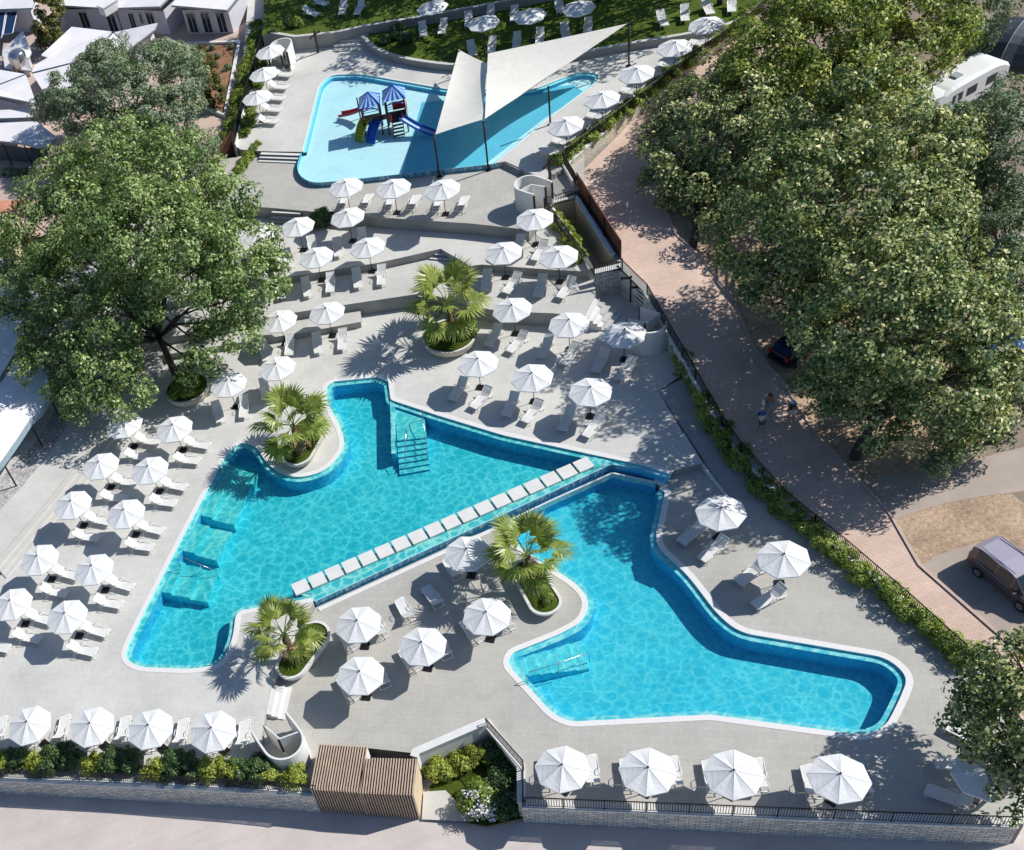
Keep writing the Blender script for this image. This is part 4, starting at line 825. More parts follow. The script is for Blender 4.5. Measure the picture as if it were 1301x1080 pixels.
tree('promenade_tree', east(1087, 582), L(.5, (1130, 360, 9.6, 4), (1195, 365, 6.0, 3.8), (1095, 415, 8.2, 3.6), (1165, 425, 8.0, 4.2), (1235, 415, 7.2, 3.2), (1082, 475, 4.2, 2.5), (1132, 488, 2.4, 2.5), (1195, 485, 5.9, 3.2), (1245, 465, 5.4, 2.6), (1054, 495, 3.9, 1.8), (1180, 540, 4.2, 2.3), (1225, 530, 4.2, 2.1), (1115, 535, 4.2, 2.0), (1060, 430, 5.9, 2.2), (1255, 375, 5.0, 2), (1145, 325, 8.4, 2.6)), 'leaf_b', 0.27, 0.50, 'dark green tree standing where the side road leaves the promenade', .26, .32, right_group, 8, .75)
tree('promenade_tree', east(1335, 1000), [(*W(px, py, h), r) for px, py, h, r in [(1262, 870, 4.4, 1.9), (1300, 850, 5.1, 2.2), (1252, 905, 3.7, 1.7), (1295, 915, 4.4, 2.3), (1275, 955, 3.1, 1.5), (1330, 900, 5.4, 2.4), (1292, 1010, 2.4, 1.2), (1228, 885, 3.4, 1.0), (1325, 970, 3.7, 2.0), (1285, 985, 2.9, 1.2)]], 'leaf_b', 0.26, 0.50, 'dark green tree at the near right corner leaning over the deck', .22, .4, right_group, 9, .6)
og = 'grey green olive trees on the campsite'
for i, (b, lb, lab) in enumerate([((1250, 250), L(2.4, (1248, 172, 5.6, 2.6), (1278, 165, 5.8, 2.7), (1230, 190, 5, 2.7), (1285, 205, 5, 2.8), (1218, 195, 5.0, 2.2), (1288, 130, 6, 2.0)), 'large grey green olive tree in front of the white caravan'),
        ((1290, 400), L(1.2, (1280, 300, 5, 2.4), (1300, 345, 4.4, 2.4), (1275, 255, 5, 2.0), (1300, 270, 5, 2.2), (1290, 390, 3.4, 1.8), (1205, 250, 3.4, 1.4), (1225, 300, 2.6, 1.5)), 'grey green olive tree at the right edge behind the tallest tree'),
        ((1265, 560), L(.6, (1262, 508, 2.8, 1.9), (1290, 490, 3.2, 2.0), (1240, 540, 2.2, 1.4), (1285, 530, 2.4, 1.6), (1215, 565, 1.6, 1.2), (1190, 585, 1.2, 1.1)), 'low grey green olive bush beside the grey side road'),
        ((1225, 60), L(2.7, (1235, 15, 4.4, 2.2), (1212, 45, 3.4, 1.6), (1262, 5, 4.4, 2.0), (1240, 45, 2.6, 1.3)), 'small grey green olive tree behind the caravan near the navy tent')]):
    tree('olive_tree', east(*b), lb, 'leaf_olive', 0.25, 0.46, lab, .17, .3, og, 20 + i, .6, aspect=.4)
tree('olive_tree', W(165, 185, 2.8), L(2.8, (90, 118, 5.6, 2.6), (125, 88, 6.2, 2.8), (190, 85, 6.4, 2.8), (228, 108, 5.8, 2.8), (160, 130, 6, 3.2), (65, 140, 4.4, 1.9), (225, 155, 4.4, 2.5), (190, 170, 4.4, 2.8), (255, 185, 2.8, 1.8), (110, 150, 4.6, 2.4), (215, 70, 5.6, 1.8), (145, 65, 6, 1.5), (245, 215, 2.6, 1.6), (200, 150, 5, 3), (150, 108, 6.4, 3), (100, 140, 5, 2.6), (235, 190, 3.4, 2.2), (212, 200, 3, 2), (240, 85, 5, 1.8)), 'leaf_olive', 0.28, 0.55, 'wide grey green olive tree in front of the white lodge roofs', .22, .35, None, 31, .7, aspect=.4)
tree('conifer', W(62, 72, 2.6), L(2.6, (62, 40, 2.3, 1.65, 1.2), (63, 15, 3.9, 1.7, 1.2), (65, -12, 5.4, 1.3, 1.3), (62, 52, 1.4, 1.5)), 'leaf_conifer', 0.20, 1.3, 'golden green egg shaped conifer beside the white roofs', .14, .3, None, 33, .38, 'conifer', limbs=False, light=.12)
tree('conifer', W(272, 138, 2.8), L(2.8, (268, 112, 1.8, 1.3, 1.1), (264, 92, 3.0, 1.1, 1.2), (258, 74, 4.2, .75, 1.4), (274, 122, 1.1, 1.1)), 'leaf_conifer', 0.18, 1.3, 'pointed golden green conifer on the brown garden bed', .12, .3, None, 34, .34, 'conifer', limbs=False)
# trees standing just beyond the top of the photo: their shade lies on the lawns
for i, (px, py, h) in enumerate([(455, 12, 8), (395, 10, 9), (350, 28, 10), (430, 26, 10), (520, 14, 8.5), (585, 30, 8), (650, 28, 8.5), (715, 22, 8), (790, 16, 8), (600, 60, 10), (690, 56, 10), (480, 62, 10), (560, 8, 9), (760, 62, 9)]):
    c = W(px, py, ZG1) + sd * (h / sd.z); b = Vector((c.x + .4, c.y + .3, ZG1))
    tree('lawn_tree', b, [(c.x + dx, c.y + dy, c.z + dz, r) for dx, dy, dz, r in ((0, 0, 0, 2.6), (-2, 1, -.5, 2.1), (2.2, -.8, -.3, 2.1), (.5, 2.2, .4, 2.0), (-1, -2.2, -.6, 2.0))], 'leaf_a', 0.42, 0.24, 'leafy tree beyond the top of the photo shading the lawns', .2, .4, 'trees shading the lawns', 40 + i, .8)

# ------------------------------------------------------------------ planters and palms
def capsule(a, ra, b, rb, n=20):
    """outline around two circles in plan (tangent hull)"""
    a, b = Vector((a[0], a[1])), Vector((b[0], b[1])); d = b - a; L_ = d.length
    if L_ < 1e-3: return [a + Vector((math.cos(2 * PI * k / (2 * n)), math.sin(2 * PI * k / (2 * n)))) * ra for k in range(2 * n)]
    th = math.atan2(d.y, d.x); k_ = math.acos(max(-1, min(1, (ra - rb) / L_))); out = []
    for i in range(n + 1): t = th + k_ + (2 * PI - 2 * k_) * i / n; out.append(a + Vector((math.cos(t), math.sin(t))) * ra)
    for i in range(n + 1): t = th - k_ + 2 * k_ * i / n; out.append(b + Vector((math.cos(t), math.sin(t))) * rb)
    return out
def planter(z, h, a, ra, b, rb, label, flare=.82, wallm='stone_light', rim=.17):
    A, Bq = W(*a, z + h), W(*b, z + h); c = (A + Bq) / 2; root = empty('planter', (c.x, c.y, z)); o_ = Vector((c.x, c.y))
    top = [p - o_ for p in capsule(A, ra, Bq, rb)]; inn = [p - o_ for p in capsule(A, ra - rim, Bq, rb - rim)]; bot = [p * flare for p in top]; mid = [p * (flare + (1 - flare) * .75) for p in top]
    mb = MB(); Zf = lambda P, zz: [(p[0], p[1], zz) for p in P]
    mb.strip(Zf(mid, h * .5), Zf(bot, 0), wallm, True); mb.strip(Zf(top, h), Zf(mid, h * .5), wallm, True); mb.strip(Zf(inn, h), Zf(top, h), 'step_edge', True); mb.strip(Zf(inn, h - .25), Zf(inn, h), 'step_edge', True)
    mb.build('stone_bowl', root, True)
    mb = MB(); n = len(inn)
    for f0, f1, z0, z1 in ((1, .8, h - .1, h + .0), (.8, .45, h + .0, h + .08)): mb.strip(Zf([p * f1 for p in inn], z1), Zf([p * f0 for p in inn], z0), 'planter_green', True)
    mb.face([(p.x * .45, p.y * .45, h + .08) for p in inn], 'planter_green'); mb.build('ground_cover', root, True)
    return tag(root, label, 'planter')
def rnd_fan(rng, R, npt=30):
    """one palmate blade in local coordinates: petiole along +x from 0 to 1.0*R*.52, fan beyond"""
    mb = MB(); pl = R * .56; fr = R * .44
    mb.tube([(0, 0, 0), (pl * .5, 0, .05 * R), (pl, 0, .04 * R)], [.035, .025, .02], 'palm_leaf', 5)
    hub = Vector((pl, 0, .04 * R))
    for k in range(npt):
        t = (k / (npt - 1) - .5) * 2; an = t * math.radians(128) + rng.uniform(-.03, .03); ln = fr * (1 - .32 * abs(t) ** 2.2) * rng.uniform(.92, 1.06)
        d = Vector((math.cos(an), math.sin(an), 0)); s = Vector((-d.y, d.x, 0)); lift = .10 * fr * (1 - abs(t)); wv = fr * .060
        zf = .025 * fr * (1 if k % 2 else -1); m0 = hub + d * ln * .52 + Vector((0, 0, lift + zf)); e = hub + d * ln + Vector((0, 0, lift * .6 - .16 * fr * rng.uniform(.4, 1.6)))
        mb.add([hub, m0 - s * wv, m0 + s * wv, e], [(0, 1, 2), (1, 3, 2)], 'palm_leaf')
    return mb
def palm(base, tip, R, label, seed, nf=24):
    rng = random.Random(seed); base = Vector(base); root = empty('fan_palm', base); tag(root, label, 'palm'); tp = Vector(tip) - base
    mb = MB(); pts = [Vector((0, 0, -.3))] + [tp * t for t in (.15, .3, .45, .6, .75, .9, 1.0)]; rs = [.26, .23, .19, .22, .18, .21, .19, .14]
    mb.tube(pts, rs, 'palm_bark', 12)
    for k in range(70):
        t = rng.uniform(.1, 1.0); an = rng.uniform(0, 2 * PI); p = tp * t + Vector((math.cos(an), math.sin(an), 0)) * .18
        mb.add([p + Vector((-math.sin(an) * .06, math.cos(an) * .06, -.1)), p + Vector((math.sin(an) * .06, -math.cos(an) * .06, -.1)), p + Vector((math.cos(an) * .12, math.sin(an) * .12, .14))], [(0, 1, 2)], 'palm_bark')
    mb.build('trunk', root)
    shapes = []
    for i in range(nf):
        if i < 4:
            o = rnd_fan(rng, R).build('frond', root); me = o.data; n = len(me.polygons)
            a = me.attributes.new('tint', 'FLOAT', 'FACE'); a.data.foreach_set('value', np.clip(np.array([rng.gauss(.5, .2) for _ in range(n)], np.float32), 0, 1)); shapes.append(me)
        else: o = bpy.data.objects.new('frond', shapes[i % 4]); COL.objects.link(o); o.parent = root
        f = i / nf; az = i * 2.39996 + rng.uniform(-.2, .2); el = math.radians(66 - 92 * f ** .9 + rng.uniform(-8, 8))
        o.location = tp + Vector((0, 0, .05)); sc = rng.uniform(.88, 1.12)
        o.rotation_mode = 'XYZ'; o.rotation_euler = (rng.uniform(-.45, .45), -el, az); o.scale = (sc, sc, sc)
    for k in range(3):
        o = rnd_fan(rng, R * .8, 18).build('dead_frond', root); me = o.data; me.materials.clear(); me.materials.append(M['dead_leaf']); o.location = tp * .92
        o.rotation_euler = (rng.uniform(-.5, .5), math.radians(rng.uniform(42, 62)), rng.uniform(0, 6.28)); o.scale = (.75, .6, .75)
    return root
planter(ZU, .75, (571, 426), 1.95, (571.5, 426), 1.95, 'round stone planter bowl under the tall middle palm')
planter(ZU, .75, (237, 492), 1.75, (237.5, 492), 1.75, 'round stone planter bowl under the big left tree')
planter(ZU, .62, (378, 576), 1.15, (392, 545), 1.35, 'rounded white stone planter on the tongue of deck in the upper pool')
planter(0, .6, (692, 764), .98, (668, 724), .9, 'long rounded white stone planter on the peninsula beside the lower pool', wallm='white_wall')
planter(0, .7, (370, 845), .98, (398, 806), 1.05, 'long rounded white stone planter near the slatted cabin and steps', wallm='white_wall')
def T(px, py, z, h): b = W(px, py, z); return b
palm(W(576, 425, ZU + .7), W(569, 388, ZU + 2.7), 3.7, 'tall fan palm in the round planter on the terrace', 3, 17)
palm(W(381, 578, ZU + .6), W(373, 541, ZU + 2.4), 3.2, 'fan palm on the tongue of deck in the upper pool', 4, 15)
palm(W(683, 742, .6), W(669, 706, 2.4), 3.0, 'fan palm on the peninsula between the pools', 5, 17)
palm(W(375, 838, .6), W(361, 808, 2.3), 2.65, 'fan palm near the slatted cabin at the left end of the weir', 6, 15)
def shrub(name, px, py, z, r, mat, label, size=.14, dens=.9, seed=1, group=None, sq=.8, n=4, cat='shrub', clump=.3, light=0.0):
    b = W(px, py, z) if not hasattr(px, 'x') else px; rng = random.Random(seed)
    lobes = [(b.x + rng.uniform(-.45, .45) * r, b.y + rng.uniform(-.45, .45) * r, b.z + r * .55 + rng.uniform(-.15, .2) * r, r * rng.uniform(.6, .8), sq) for _ in range(n)]
    root = empty(name, b); mb = MB()
    for l in lobes: mb.tube([(0, 0, -.1), Vector(l[:3]) - b], [.03, .012], 'bark', 5)
    mb.build('stem', root); cloud('foliage', lobes, mat, size, dens, root, clump, .5, seed=seed, loc=b, light=light); return tag(root, label, cat, group)
shrub('round_bush', 695, 766, .5, .42, 'leaf_hedge', 'clipped round green bush in the peninsula planter', .08, 1.2, 2, n=3, clump=.2)
shrub('low_shrub', 590, 424, ZU + .6, .95, 'leaf_hedge', 'leafy green shrub filling the round planter under the tall palm', .16, .9, 3, n=6)
shrub('low_shrub', 553, 430, ZU + .6, .8, 'leaf_hedge', 'smaller leafy shrub at the left rim under the tall palm', .16, .9, 4, n=5)
shrub('low_shrub', 236, 497, ZU + .6, 1.15, 'leaf_hedge', 'bright moss like shrub at the foot of the big left tree', .14, .8, 5, n=7, sq=.45)
shrub('round_bush', 412, 286, Z1, 1.05, 'leaf_dark', 'dark green bush against the wall below the play pool', .16, 1.0, 6, n=6)
shrub('round_bush', 507, 46, ZG1, .85, 'leaf_dark', 'largest dark round bush on the lower lawn', .16, 1.0, 7, n=5)
shrub('round_bush', 493, 54, ZG1, .7, 'leaf_dark', 'left small dark round bush on the lower lawn', .16, 1.0, 8, n=4); shrub('round_bush', 518, 53, ZG1, .65, 'leaf_dark', 'right small dark round bush on the lower lawn', .16, 1.0, 9, n=4)
shrub('round_bush', 353, 42, ZG1 + .3, .75, 'leaf_hedge', 'bright round bush beside the top left rail', .15, 1.0, 10, n=5); shrub('round_bush', 379, 34, ZG2, .6, 'leaf_hedge', 'bright round bush on the corner of the upper lawn', .15, 1.0, 11, n=4); shrub('round_bush', 366, 34, ZG2 - .2, .6, 'leaf_dark', 'shaded bush between two bright ones on the upper lawn', .15, 1.0, 12, n=4)
# near left planting: dark and bright shrubs alternating
gy, gd = 'bright yellow green shrubs in the near left hedge', 'dark green shrubs in the near left hedge'
for i, (px, py) in enumerate([(47, 972), (120, 976), (195, 980), (262, 983), (290, 984), (343, 988), (375, 990), (4, 972)]):
    shrub('shrub', px, py, ZU, .76, 'leaf_bright', 'bright yellow green shrub in the near left hedge', .13, .75, 50 + i, gy, n=5, clump=.28)
for i, (px, py) in enumerate([(20, 966), (72, 970), (92, 970), (145, 973), (168, 974), (220, 977), (240, 978), (310, 984), (330, 985)]):
    shrub('shrub', px, py, ZU, .9, 'leaf_dark', 'dark green shrub in the near left hedge', .14, .95, 70 + i, gd, n=5, clump=.3)
# hedge along the promenade: one run of shrubs after another
hp = [(862, 452), (872, 476), (884, 500), (897, 524), (909, 546), (922, 567), (938, 586), (955, 606), (974, 628), (994, 648), (1015, 667), (1036, 684), (1058, 702), (1080, 720), (1101, 738), (1122, 755), (1143, 772), (1163, 789), (1184, 806), (1204, 822), (1226, 842)]
for i, (px, py) in enumerate(hp):
    z = ZU if i < 4 else max(0, ZU - .12 * (i - 3)); b = W(px, py, z); nx = W(*hp[min(i + 1, len(hp) - 1)], z) if i < len(hp) - 1 else b
    rng = random.Random(i); lob = []
    for t in (0, .5):
        c = b.lerp(nx, t); lob += [(c.x + rng.uniform(-.2, .2), c.y + rng.uniform(-.2, .2), z + .45 + rng.uniform(-.1, .15), rng.uniform(.5, .7), 1.0), (c.x + rng.uniform(-.3, .3), c.y + rng.uniform(-.3, .3), z + .25, .4, .8)]
    root = empty('hedge_shrub', b); mb = MB()
    for l in lob: mb.tube([(0, 0, -.05), Vector(l[:3]) - b], [.03, .012], 'bark', 5)
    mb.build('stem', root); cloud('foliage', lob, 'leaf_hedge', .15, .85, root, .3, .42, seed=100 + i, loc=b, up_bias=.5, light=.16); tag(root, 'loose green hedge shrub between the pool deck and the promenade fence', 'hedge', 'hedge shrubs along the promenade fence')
# hedge behind the top right parasols, hedge beside the stair pit and the left hedge
for i in range(16):
    t = i / 15; px, py = 722 + (985 - 722) * t, 203 + (2 - 203) * t; b = W(px - 8, py + 1, ZP); rng = random.Random(200 + i)
    lob = [(b.x + rng.uniform(-.6, .6), b.y + rng.uniform(-.3, .3), ZP + rng.uniform(.2, .5), rng.uniform(.3, .5)) for _ in range(6)]
    root = empty('hedge_shrub', b); mb = MB(); [mb.tube([(0, 0, -.05), Vector(l[:3]) - b], [.03, .012], 'bark', 5) for l in lob]; mb.build('stem', root)
    cloud('foliage', lob, 'leaf_hedge', .16, .8, root, .3, .42, seed=200 + i, loc=b, light=.15); tag(root, 'sunlit hedge shrub behind the top right black fence', 'hedge', 'hedge shrubs along the top right fence')
for i, (px, py) in enumerate([(706, 284), (713, 296), (720, 308), (728, 320), (735, 331), (715, 287), (724, 301), (733, 315)]):
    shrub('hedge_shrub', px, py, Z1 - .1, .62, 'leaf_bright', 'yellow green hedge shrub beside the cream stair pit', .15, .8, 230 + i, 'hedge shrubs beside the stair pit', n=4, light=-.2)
for i, (px, py) in enumerate([(310, 212), (316, 203), (322, 195), (328, 188), (305, 218)]):
    shrub('hedge_shrub', px, py, ZT, .55, 'leaf_hedge', 'bright hedge shrub on the deck beside the left play pool steps', .15, .9, 240 + i, 'hedge shrubs left of the play pool steps', n=4)
for i, (px, py) in enumerate([(337, 84), (333, 97), (326, 112), (322, 135), (318, 148), (315, 160), (313, 172), (320, 160)]):
    shrub('hedge_shrub', px, py, ZP - .1, .6, 'leaf_hedge', 'green hedge shrub left of the play pool parasols', .16, .9, 250 + i, 'hedge shrubs left of the play pool', n=4)
for i in range(22):
    t = i / 21; px, py = 331 - 36 * t, 40 + 142 * t; b = W(px, py, 3.1)
    shrub('clipped_hedge', b, 0, 0, .95, 'leaf_hedge', 'low clipped green hedge on the bank beside the pink path', .16, .8, 260 + i, 'clipped hedge along the pink path', n=4, cat='hedge', sq=.6)
# garden bed by the cabin
bed_c = W(600, 1000, -1.4)
mb = MB(); mb.plate([W(*p, -1.42) for p in [(545, 1000), (560, 985), (622, 950), (662, 990), (664, 1040), (618, 1050), (592, 1045), (575, 1030)]], -2.2, -1.42, 'planter_green', 'earth'); tag(mb.build('planting_bed'), kind='structure')
for i, (px, py, r, mt, lab, n) in enumerate([(557, 985, .8, 'leaf_bright', 'yellow green shrub at the left corner of the sunken bed', 5), (580, 975, .75, 'leaf_bright', 'yellow green shrub along the cream wall of the sunken bed', 5), (603, 968, .75, 'leaf_bright', 'yellow green shrub at the top of the sunken bed', 5), (636, 985, .6, 'leaf_bright', 'small yellow green shrub right of the flowering bush', 4),
        (640, 1000, .9, 'leaf_dark', 'dark green shrub against the right railing of the sunken bed', 5), (648, 1020, .9, 'leaf_dark', 'dark green shrub lowest in the right corner of the sunken bed', 5), (630, 962, .85, 'leaf_dark', 'dark green shrub under the corner of the railing', 5), (648, 980, .8, 'leaf_dark', 'dark green shrub midway along the railing', 5), (638, 1036, .6, 'leaf_dark', 'low dark shrub at the road edge of the bed', 4)]):
    shrub('shrub', px, py, -1.4, r, mt, lab, .16, .85, 280 + i, n=n)
fb = W(608, 1025, -1.4); r_ = shrub('flowering_bush', fb, 0, 0, 1.15, 'leaf_hedge', 'round bush with white flowers in the sunken bed', .15, .8, 300, n=6)
lb = [(fb.x + random.uniform(-.5, .5), fb.y + random.uniform(-.5, .5), fb.z + .75, .8) for _ in range(4)]; cloud('blossom', lb, 'flower', .12, .16, r_, .3, .8, seed=301, loc=fb, up_bias=1.0)
mb = MB(); mb.face([W(*p, -1.36) for p in [(538, 1006), (566, 1004), (592, 1030), (600, 1044), (536, 1041)]], 'stair'); struct(mb, 'path')

# ------------------------------------------------------------------ fences and walls
def densify(P, step):
    out = [P[0]]
    for a, b in zip(P, P[1:]):
        n = max(1, int((b - a).length / step)); out += [a.lerp(b, (i + 1) / n) for i in range(n)]
    return out
def fence(rail, h, label, step=.12, group=None, drop=None):
    """picket railing whose top rail runs through the given world points"""
    o_ = rail[0].copy(); o_.z -= h; root = empty('picket_fence', o_); R = [p - o_ for p in rail]
    mb = MB(); mb.tube(R, .03, 'black_metal', 6); mb.tube([p - Vector((0, 0, h - .1)) for p in R], .02, 'black_metal', 4); mb.build('rail', root)
    mb = MB()
    for p in densify(R, step): mb.tube([p, p - Vector((0, 0, h - .08))], .022, 'black_metal', 4, False)
    mb.build('picket', root); root.children
    mb = MB()
    for p in densify(R, 2.0): mb.box((p.x, p.y, p.z - h / 2), (.05, .05, h), 'black_metal')
    mb.build('post', root); return tag(root, label, 'fence', group)
z1 = ZP + 1.05
fence([W(960 + 45, 8 - 34, z1), W(960, 8, z1), W(714, 192, z1)], 1.0, 'black picket fence on the stone wall along the top right deck')
fence([W(714, 192, z1), W(731, 221, ZP + .9)], .95, 'short black fence at the corner above the rusty panel')
fr = [(789, 329), (822, 361), (868, 440.5), (918, 528), (942, 562), (1000, 625), (1075, 685), (1156, 754), (1258, 846), (1290, 890)]; fz = [2.5, 2.15, 1.5, .8, .6, .35, .22, .15, .05, -.3]
frw = [W(*p, z + 1.1) for p, z in zip(fr, fz)]
fence(frw, 1.05, 'long black picket fence between the pool decks and the promenade')
fence([W(-80, 974, ZU + 1.05), W(-5, 978, ZU + 1.05), W(181, 984, ZU + 1.05), (W(336, 993, ZU + 1.05)), W(399, 998, ZU + 1.05)], .95, 'dark picket railing on the near left stone wall', .13)
fence([W(617, 913, 1.05), W(664, 966, 1.05)], .95, 'short diagonal black railing beside the sunken bed')
fence([W(663.5, 967, 1.05), W(663.5, 1013, 1.05), W(990, 1026, 1.05), W(1213, 1035, 1.05), W(1292, 1038, 1.05)], .95, 'black picket railing on the near right stone wall', .13)
fence([W(691, 252, ZT + 1), W(730, 241, ZT + 1)], .9, 'short black railing at the top end of the cream stair pit')
fence([W(691, 252, ZT + 1), W(755, 337, Z1 + 1.2)], .9, 'black railing between the yellow green hedge and the cream pit')
fence([W(755, 337, Z1 + 1.2), W(791, 328.5, 3.6)], .9, 'short black railing on the shaded stone wall above the showers')
def wallobj(name, path, z0, z1, th, m, label, mtop='step_edge', cap=True):
    o_ = Vector(path[0]); root = empty(name, (o_.x, o_.y, min(z0) if isinstance(z0, list) else z0)); off_ = Vector((root.location)); 
    P = [Vector((p[0], p[1])) for p in path]; mb = MB(); mb.wall(P, z0, z1, th, m)
    for i, v in enumerate(mb.v): mb.v[i] = tuple(Vector(v) - off_)
    mb.build('masonry', root)
    if cap:
        n = len(P); a1 = z1 if isinstance(z1, list) else [z1] * n; mb = MB(); mb.wall(P, [a + .004 for a in a1], [a + .08 for a in a1], th + .1, mtop)
        for i, v in enumerate(mb.v): mb.v[i] = tuple(Vector(v) - off_)
        mb.build('coping', root)
    return tag(root, label, 'wall')
wl = [W(-140, 980, ZU), W(0, 988.5, ZU), W(200, 998, ZU), W(340, 1004.5, ZU), W(400, 1008, ZU)]
wallobj('stone_wall', wl, -2.6, ZU + .02, .42, 'stone', 'grey stone retaining wall along the near left road')
wr = [W(663, 1022, 0), W(800, 1027.5, 0), W(990, 1036, 0), W(1215, 1044.5, 0), W(1292, 1047, 0)]
wallobj('stone_wall', wr, -2.8, .02, .42, 'stone', 'grey stone retaining wall along the near right road')
wallobj('stone_wall', [W(1293, 1046, 0), W(1310, 1000, 0), W(1300, 930, 0)], -2.6, .02, .42, 'stone', 'stone wall turning up at the near right corner tree')
wallobj('cream_wall', [W(526, 962, 0.5), W(529, 955, .5), W(617, 917, .5)], -2.2, .5, .35, 'white_wall', 'pale wall beside the sunken bed and slatted cabin', cap=True)
wallobj('stone_wall', [W(617, 917, 0), W(662, 974, 0), W(662.5, 1021, 0)], -2.4, .02, .35, 'stone_light', 'stone retaining wall under the diagonal railing of the sunken bed')
tw = [W(1012, -30, ZP), W(860, 87, ZP), W(722, 204, ZP), W(716, 211, ZP)]
wallobj('stone_wall', offset(tw, .1), .5, ZP + .02, .4, 'stone_light', 'pale stone retaining wall below the top right fence')
wallobj('stone_wall', [W(717, 208, ZP), W(731, 232, ZP - .1)], .5, [ZP + .05, ZP - .1], .4, 'stone', 'short stone wall end beside the upper shower post')
# promenade retaining wall with low parapet
k = list(range(4, 14)); fw_ = [FL[i] for i in k]
wallobj('stone_wall', offset(fw_, -.15), [-.6] * len(fw_), [max(ST[i][1] + .18, .25 if i < 12 else -.5) for i in k], .32, 'stone', 'long stone wall under the promenade fence, white on top')
wallobj('stone_wall', [W(755, 347, Z1 + .25), W(789, 339, 2.5)], .2, [Z1 + .3, 2.55], .4, 'stone', 'shaded stone wall above the three shower posts')
wallobj('stone_wall', [W(751, 342, Z1 + .3), W(740, 322, Z1 + .3), W(700, 264, Z1 + .6)], .2, [Z1 + .3, Z1 + .3, Z1 + .6], .25, 'stone_light', 'low pale wall between the hedge and the cream pit')
# cream stair pit
pz = ZT - .05
wallobj('pit_wall', [W(697, 259, pz), W(731, 250, pz)], .1, pz, .22, 'cream_wall', 'back wall of the cream stair pit')
wallobj('pit_wall', [W(731, 250, pz), W(778, 324, 2.95)], .1, [pz, 2.95], .22, 'cream_wall', 'long cream wall of the stair pit beside the rusty panel')
mb = MB(); mb.plate([W(697, 260, pz), W(731, 251, pz), W(790, 337, 2.5), W(755, 346, 2.5)], -1, .75, 'cream_wall'); struct(mb, 'pit_floor')
mb = MB(); mb.plate([W(731, 247, 2.6), W(735, 243, 2.6), W(790, 334, 2.55), W(778, 330, 2.55)], 0, 2.62, 'stair'); struct(mb, 'pit_ledge')
ca, cb = W(733.5, 245, 2.6), W(789, 330, 2.55)
mb = MB(); o_ = ca.copy(); root = empty('rusty_panel', o_); d = cb - ca
mb.wall([Vector((0, 0)), d.xy], [0, -.05], [1.75, 1.55], .07, 'corten'); mb.build('sheet', root); mb = MB()
for t in (0.003, .33, .66, .997): mb.box((d.x * t - .06, d.y * t + .03, .75), (.08, .08, 1.5), 'dark_brown', math.atan2(d.y, d.x))
mb.build('post', root); tag(root, 'long rust brown metal screen beside the cream stair pit', 'screen')
# rust coloured slat fence on the left
a, b = W(270, 222, 3.0), W(299, 187, 3.0); root = empty('slat_screen', a); mb = MB(); n = 22
for i in range(n):
    p = (b - a) * (i / (n - 1)); mb.box((p.x, p.y, .8), (.09, .05, 1.6), 'corten', math.atan2((b - a).y, (b - a).x))
mb.build('slat', root); mb = MB(); mb.tube([(0, 0, .3), (b - a) + Vector((0, 0, .3))], .03, 'dark_brown', 5); mb.tube([(0, 0, 1.4), (b - a) + Vector((0, 0, 1.4))], .03, 'dark_brown', 5); mb.build('rail', root); tag(root, 'rust brown slat screen left of the play pool deck', 'screen')
fence([W(336, 30, ZP + 1.2), W(318, 90, ZP + 1.1), W(303, 140, ZP + 1.1), W(294, 178, ZP + 1.1)], 1.1, 'dark railing between the pink path hedge and the play deck', .1)
mb = MB(); pth = [W(337, 42, ZP), W(322, 96, ZP), W(308, 146, ZP), W(299, 188, ZP)]; mb.wall(pth, 2.2, ZP + .35, .25, 'white_wall'); tag(mb.build('deck_parapet'), 'narrow white parapet along the left side of the play deck', 'wall')
# ------------------------------------------------------------------ shower cabins and posts
def shower_cabin(px, py, z, s, rot, label):
    p = W(px, py, z); root = empty('shower_cabin', p, rot); H_ = 1.95
    ring = [(-1.35 * s, -.98 * s), (-.6 * s, -1.02 * s)] + [(.15 * s + 1.05 * s * math.cos(t), 1.02 * s * math.sin(t)) for t in [math.radians(a) for a in range(-90, 91, 10)]] + [(-.6 * s, 1.02 * s), (-1.2 * s, .98 * s)]
    hs = [H_] * len(ring)
    mb = MB(); mb.wall([Vector(q) for q in ring], 0, hs, .12, 'white_wall'); mb.build('curved_wall', root, False)
    mb = MB(); mb.wall([Vector((-1.25 * s, -.3 * s)), Vector((-.1 * s, -.05 * s)), Vector((.15 * s, .9 * s))], 0, H_ * .96, .08, 'white_wall'); mb.build('partition', root)
    for x, y in ((-1.36 * s, -.98 * s), (-1.22 * s, .98 * s), (-1.28 * s, -.3 * s), (-.1 * s, -.12 * s)): mb = MB(); mb.box((x, y, H_ * .6), (.07, .16, 1.3), 'dark_brown'); mb.build('handle_post', root)
    mb = MB(); mb.plate([Vector((*q, 0)) * 1.0 for q in ring], -.05, .03, 'stair'); mb.build('floor', root)
    return tag(root, label, 'shower cabin')
shower_cabin(675, 262, ZT, .95, 2.0, 'curved white shower cabin right of the play pool deck')
shower_cabin(822, 437, ZU, 1.05, -1.1, 'curved white shower cabin in tree shade by the promenade')
shower_cabin(367, 961, 0.0, 1.12, -1.35, 'curved white shower cabin beside the slatted wooden cabin')
shower_cabin(362, 82, ZP, 1.0, 1.0, 'curved white shower cabin at the top left of the play deck')
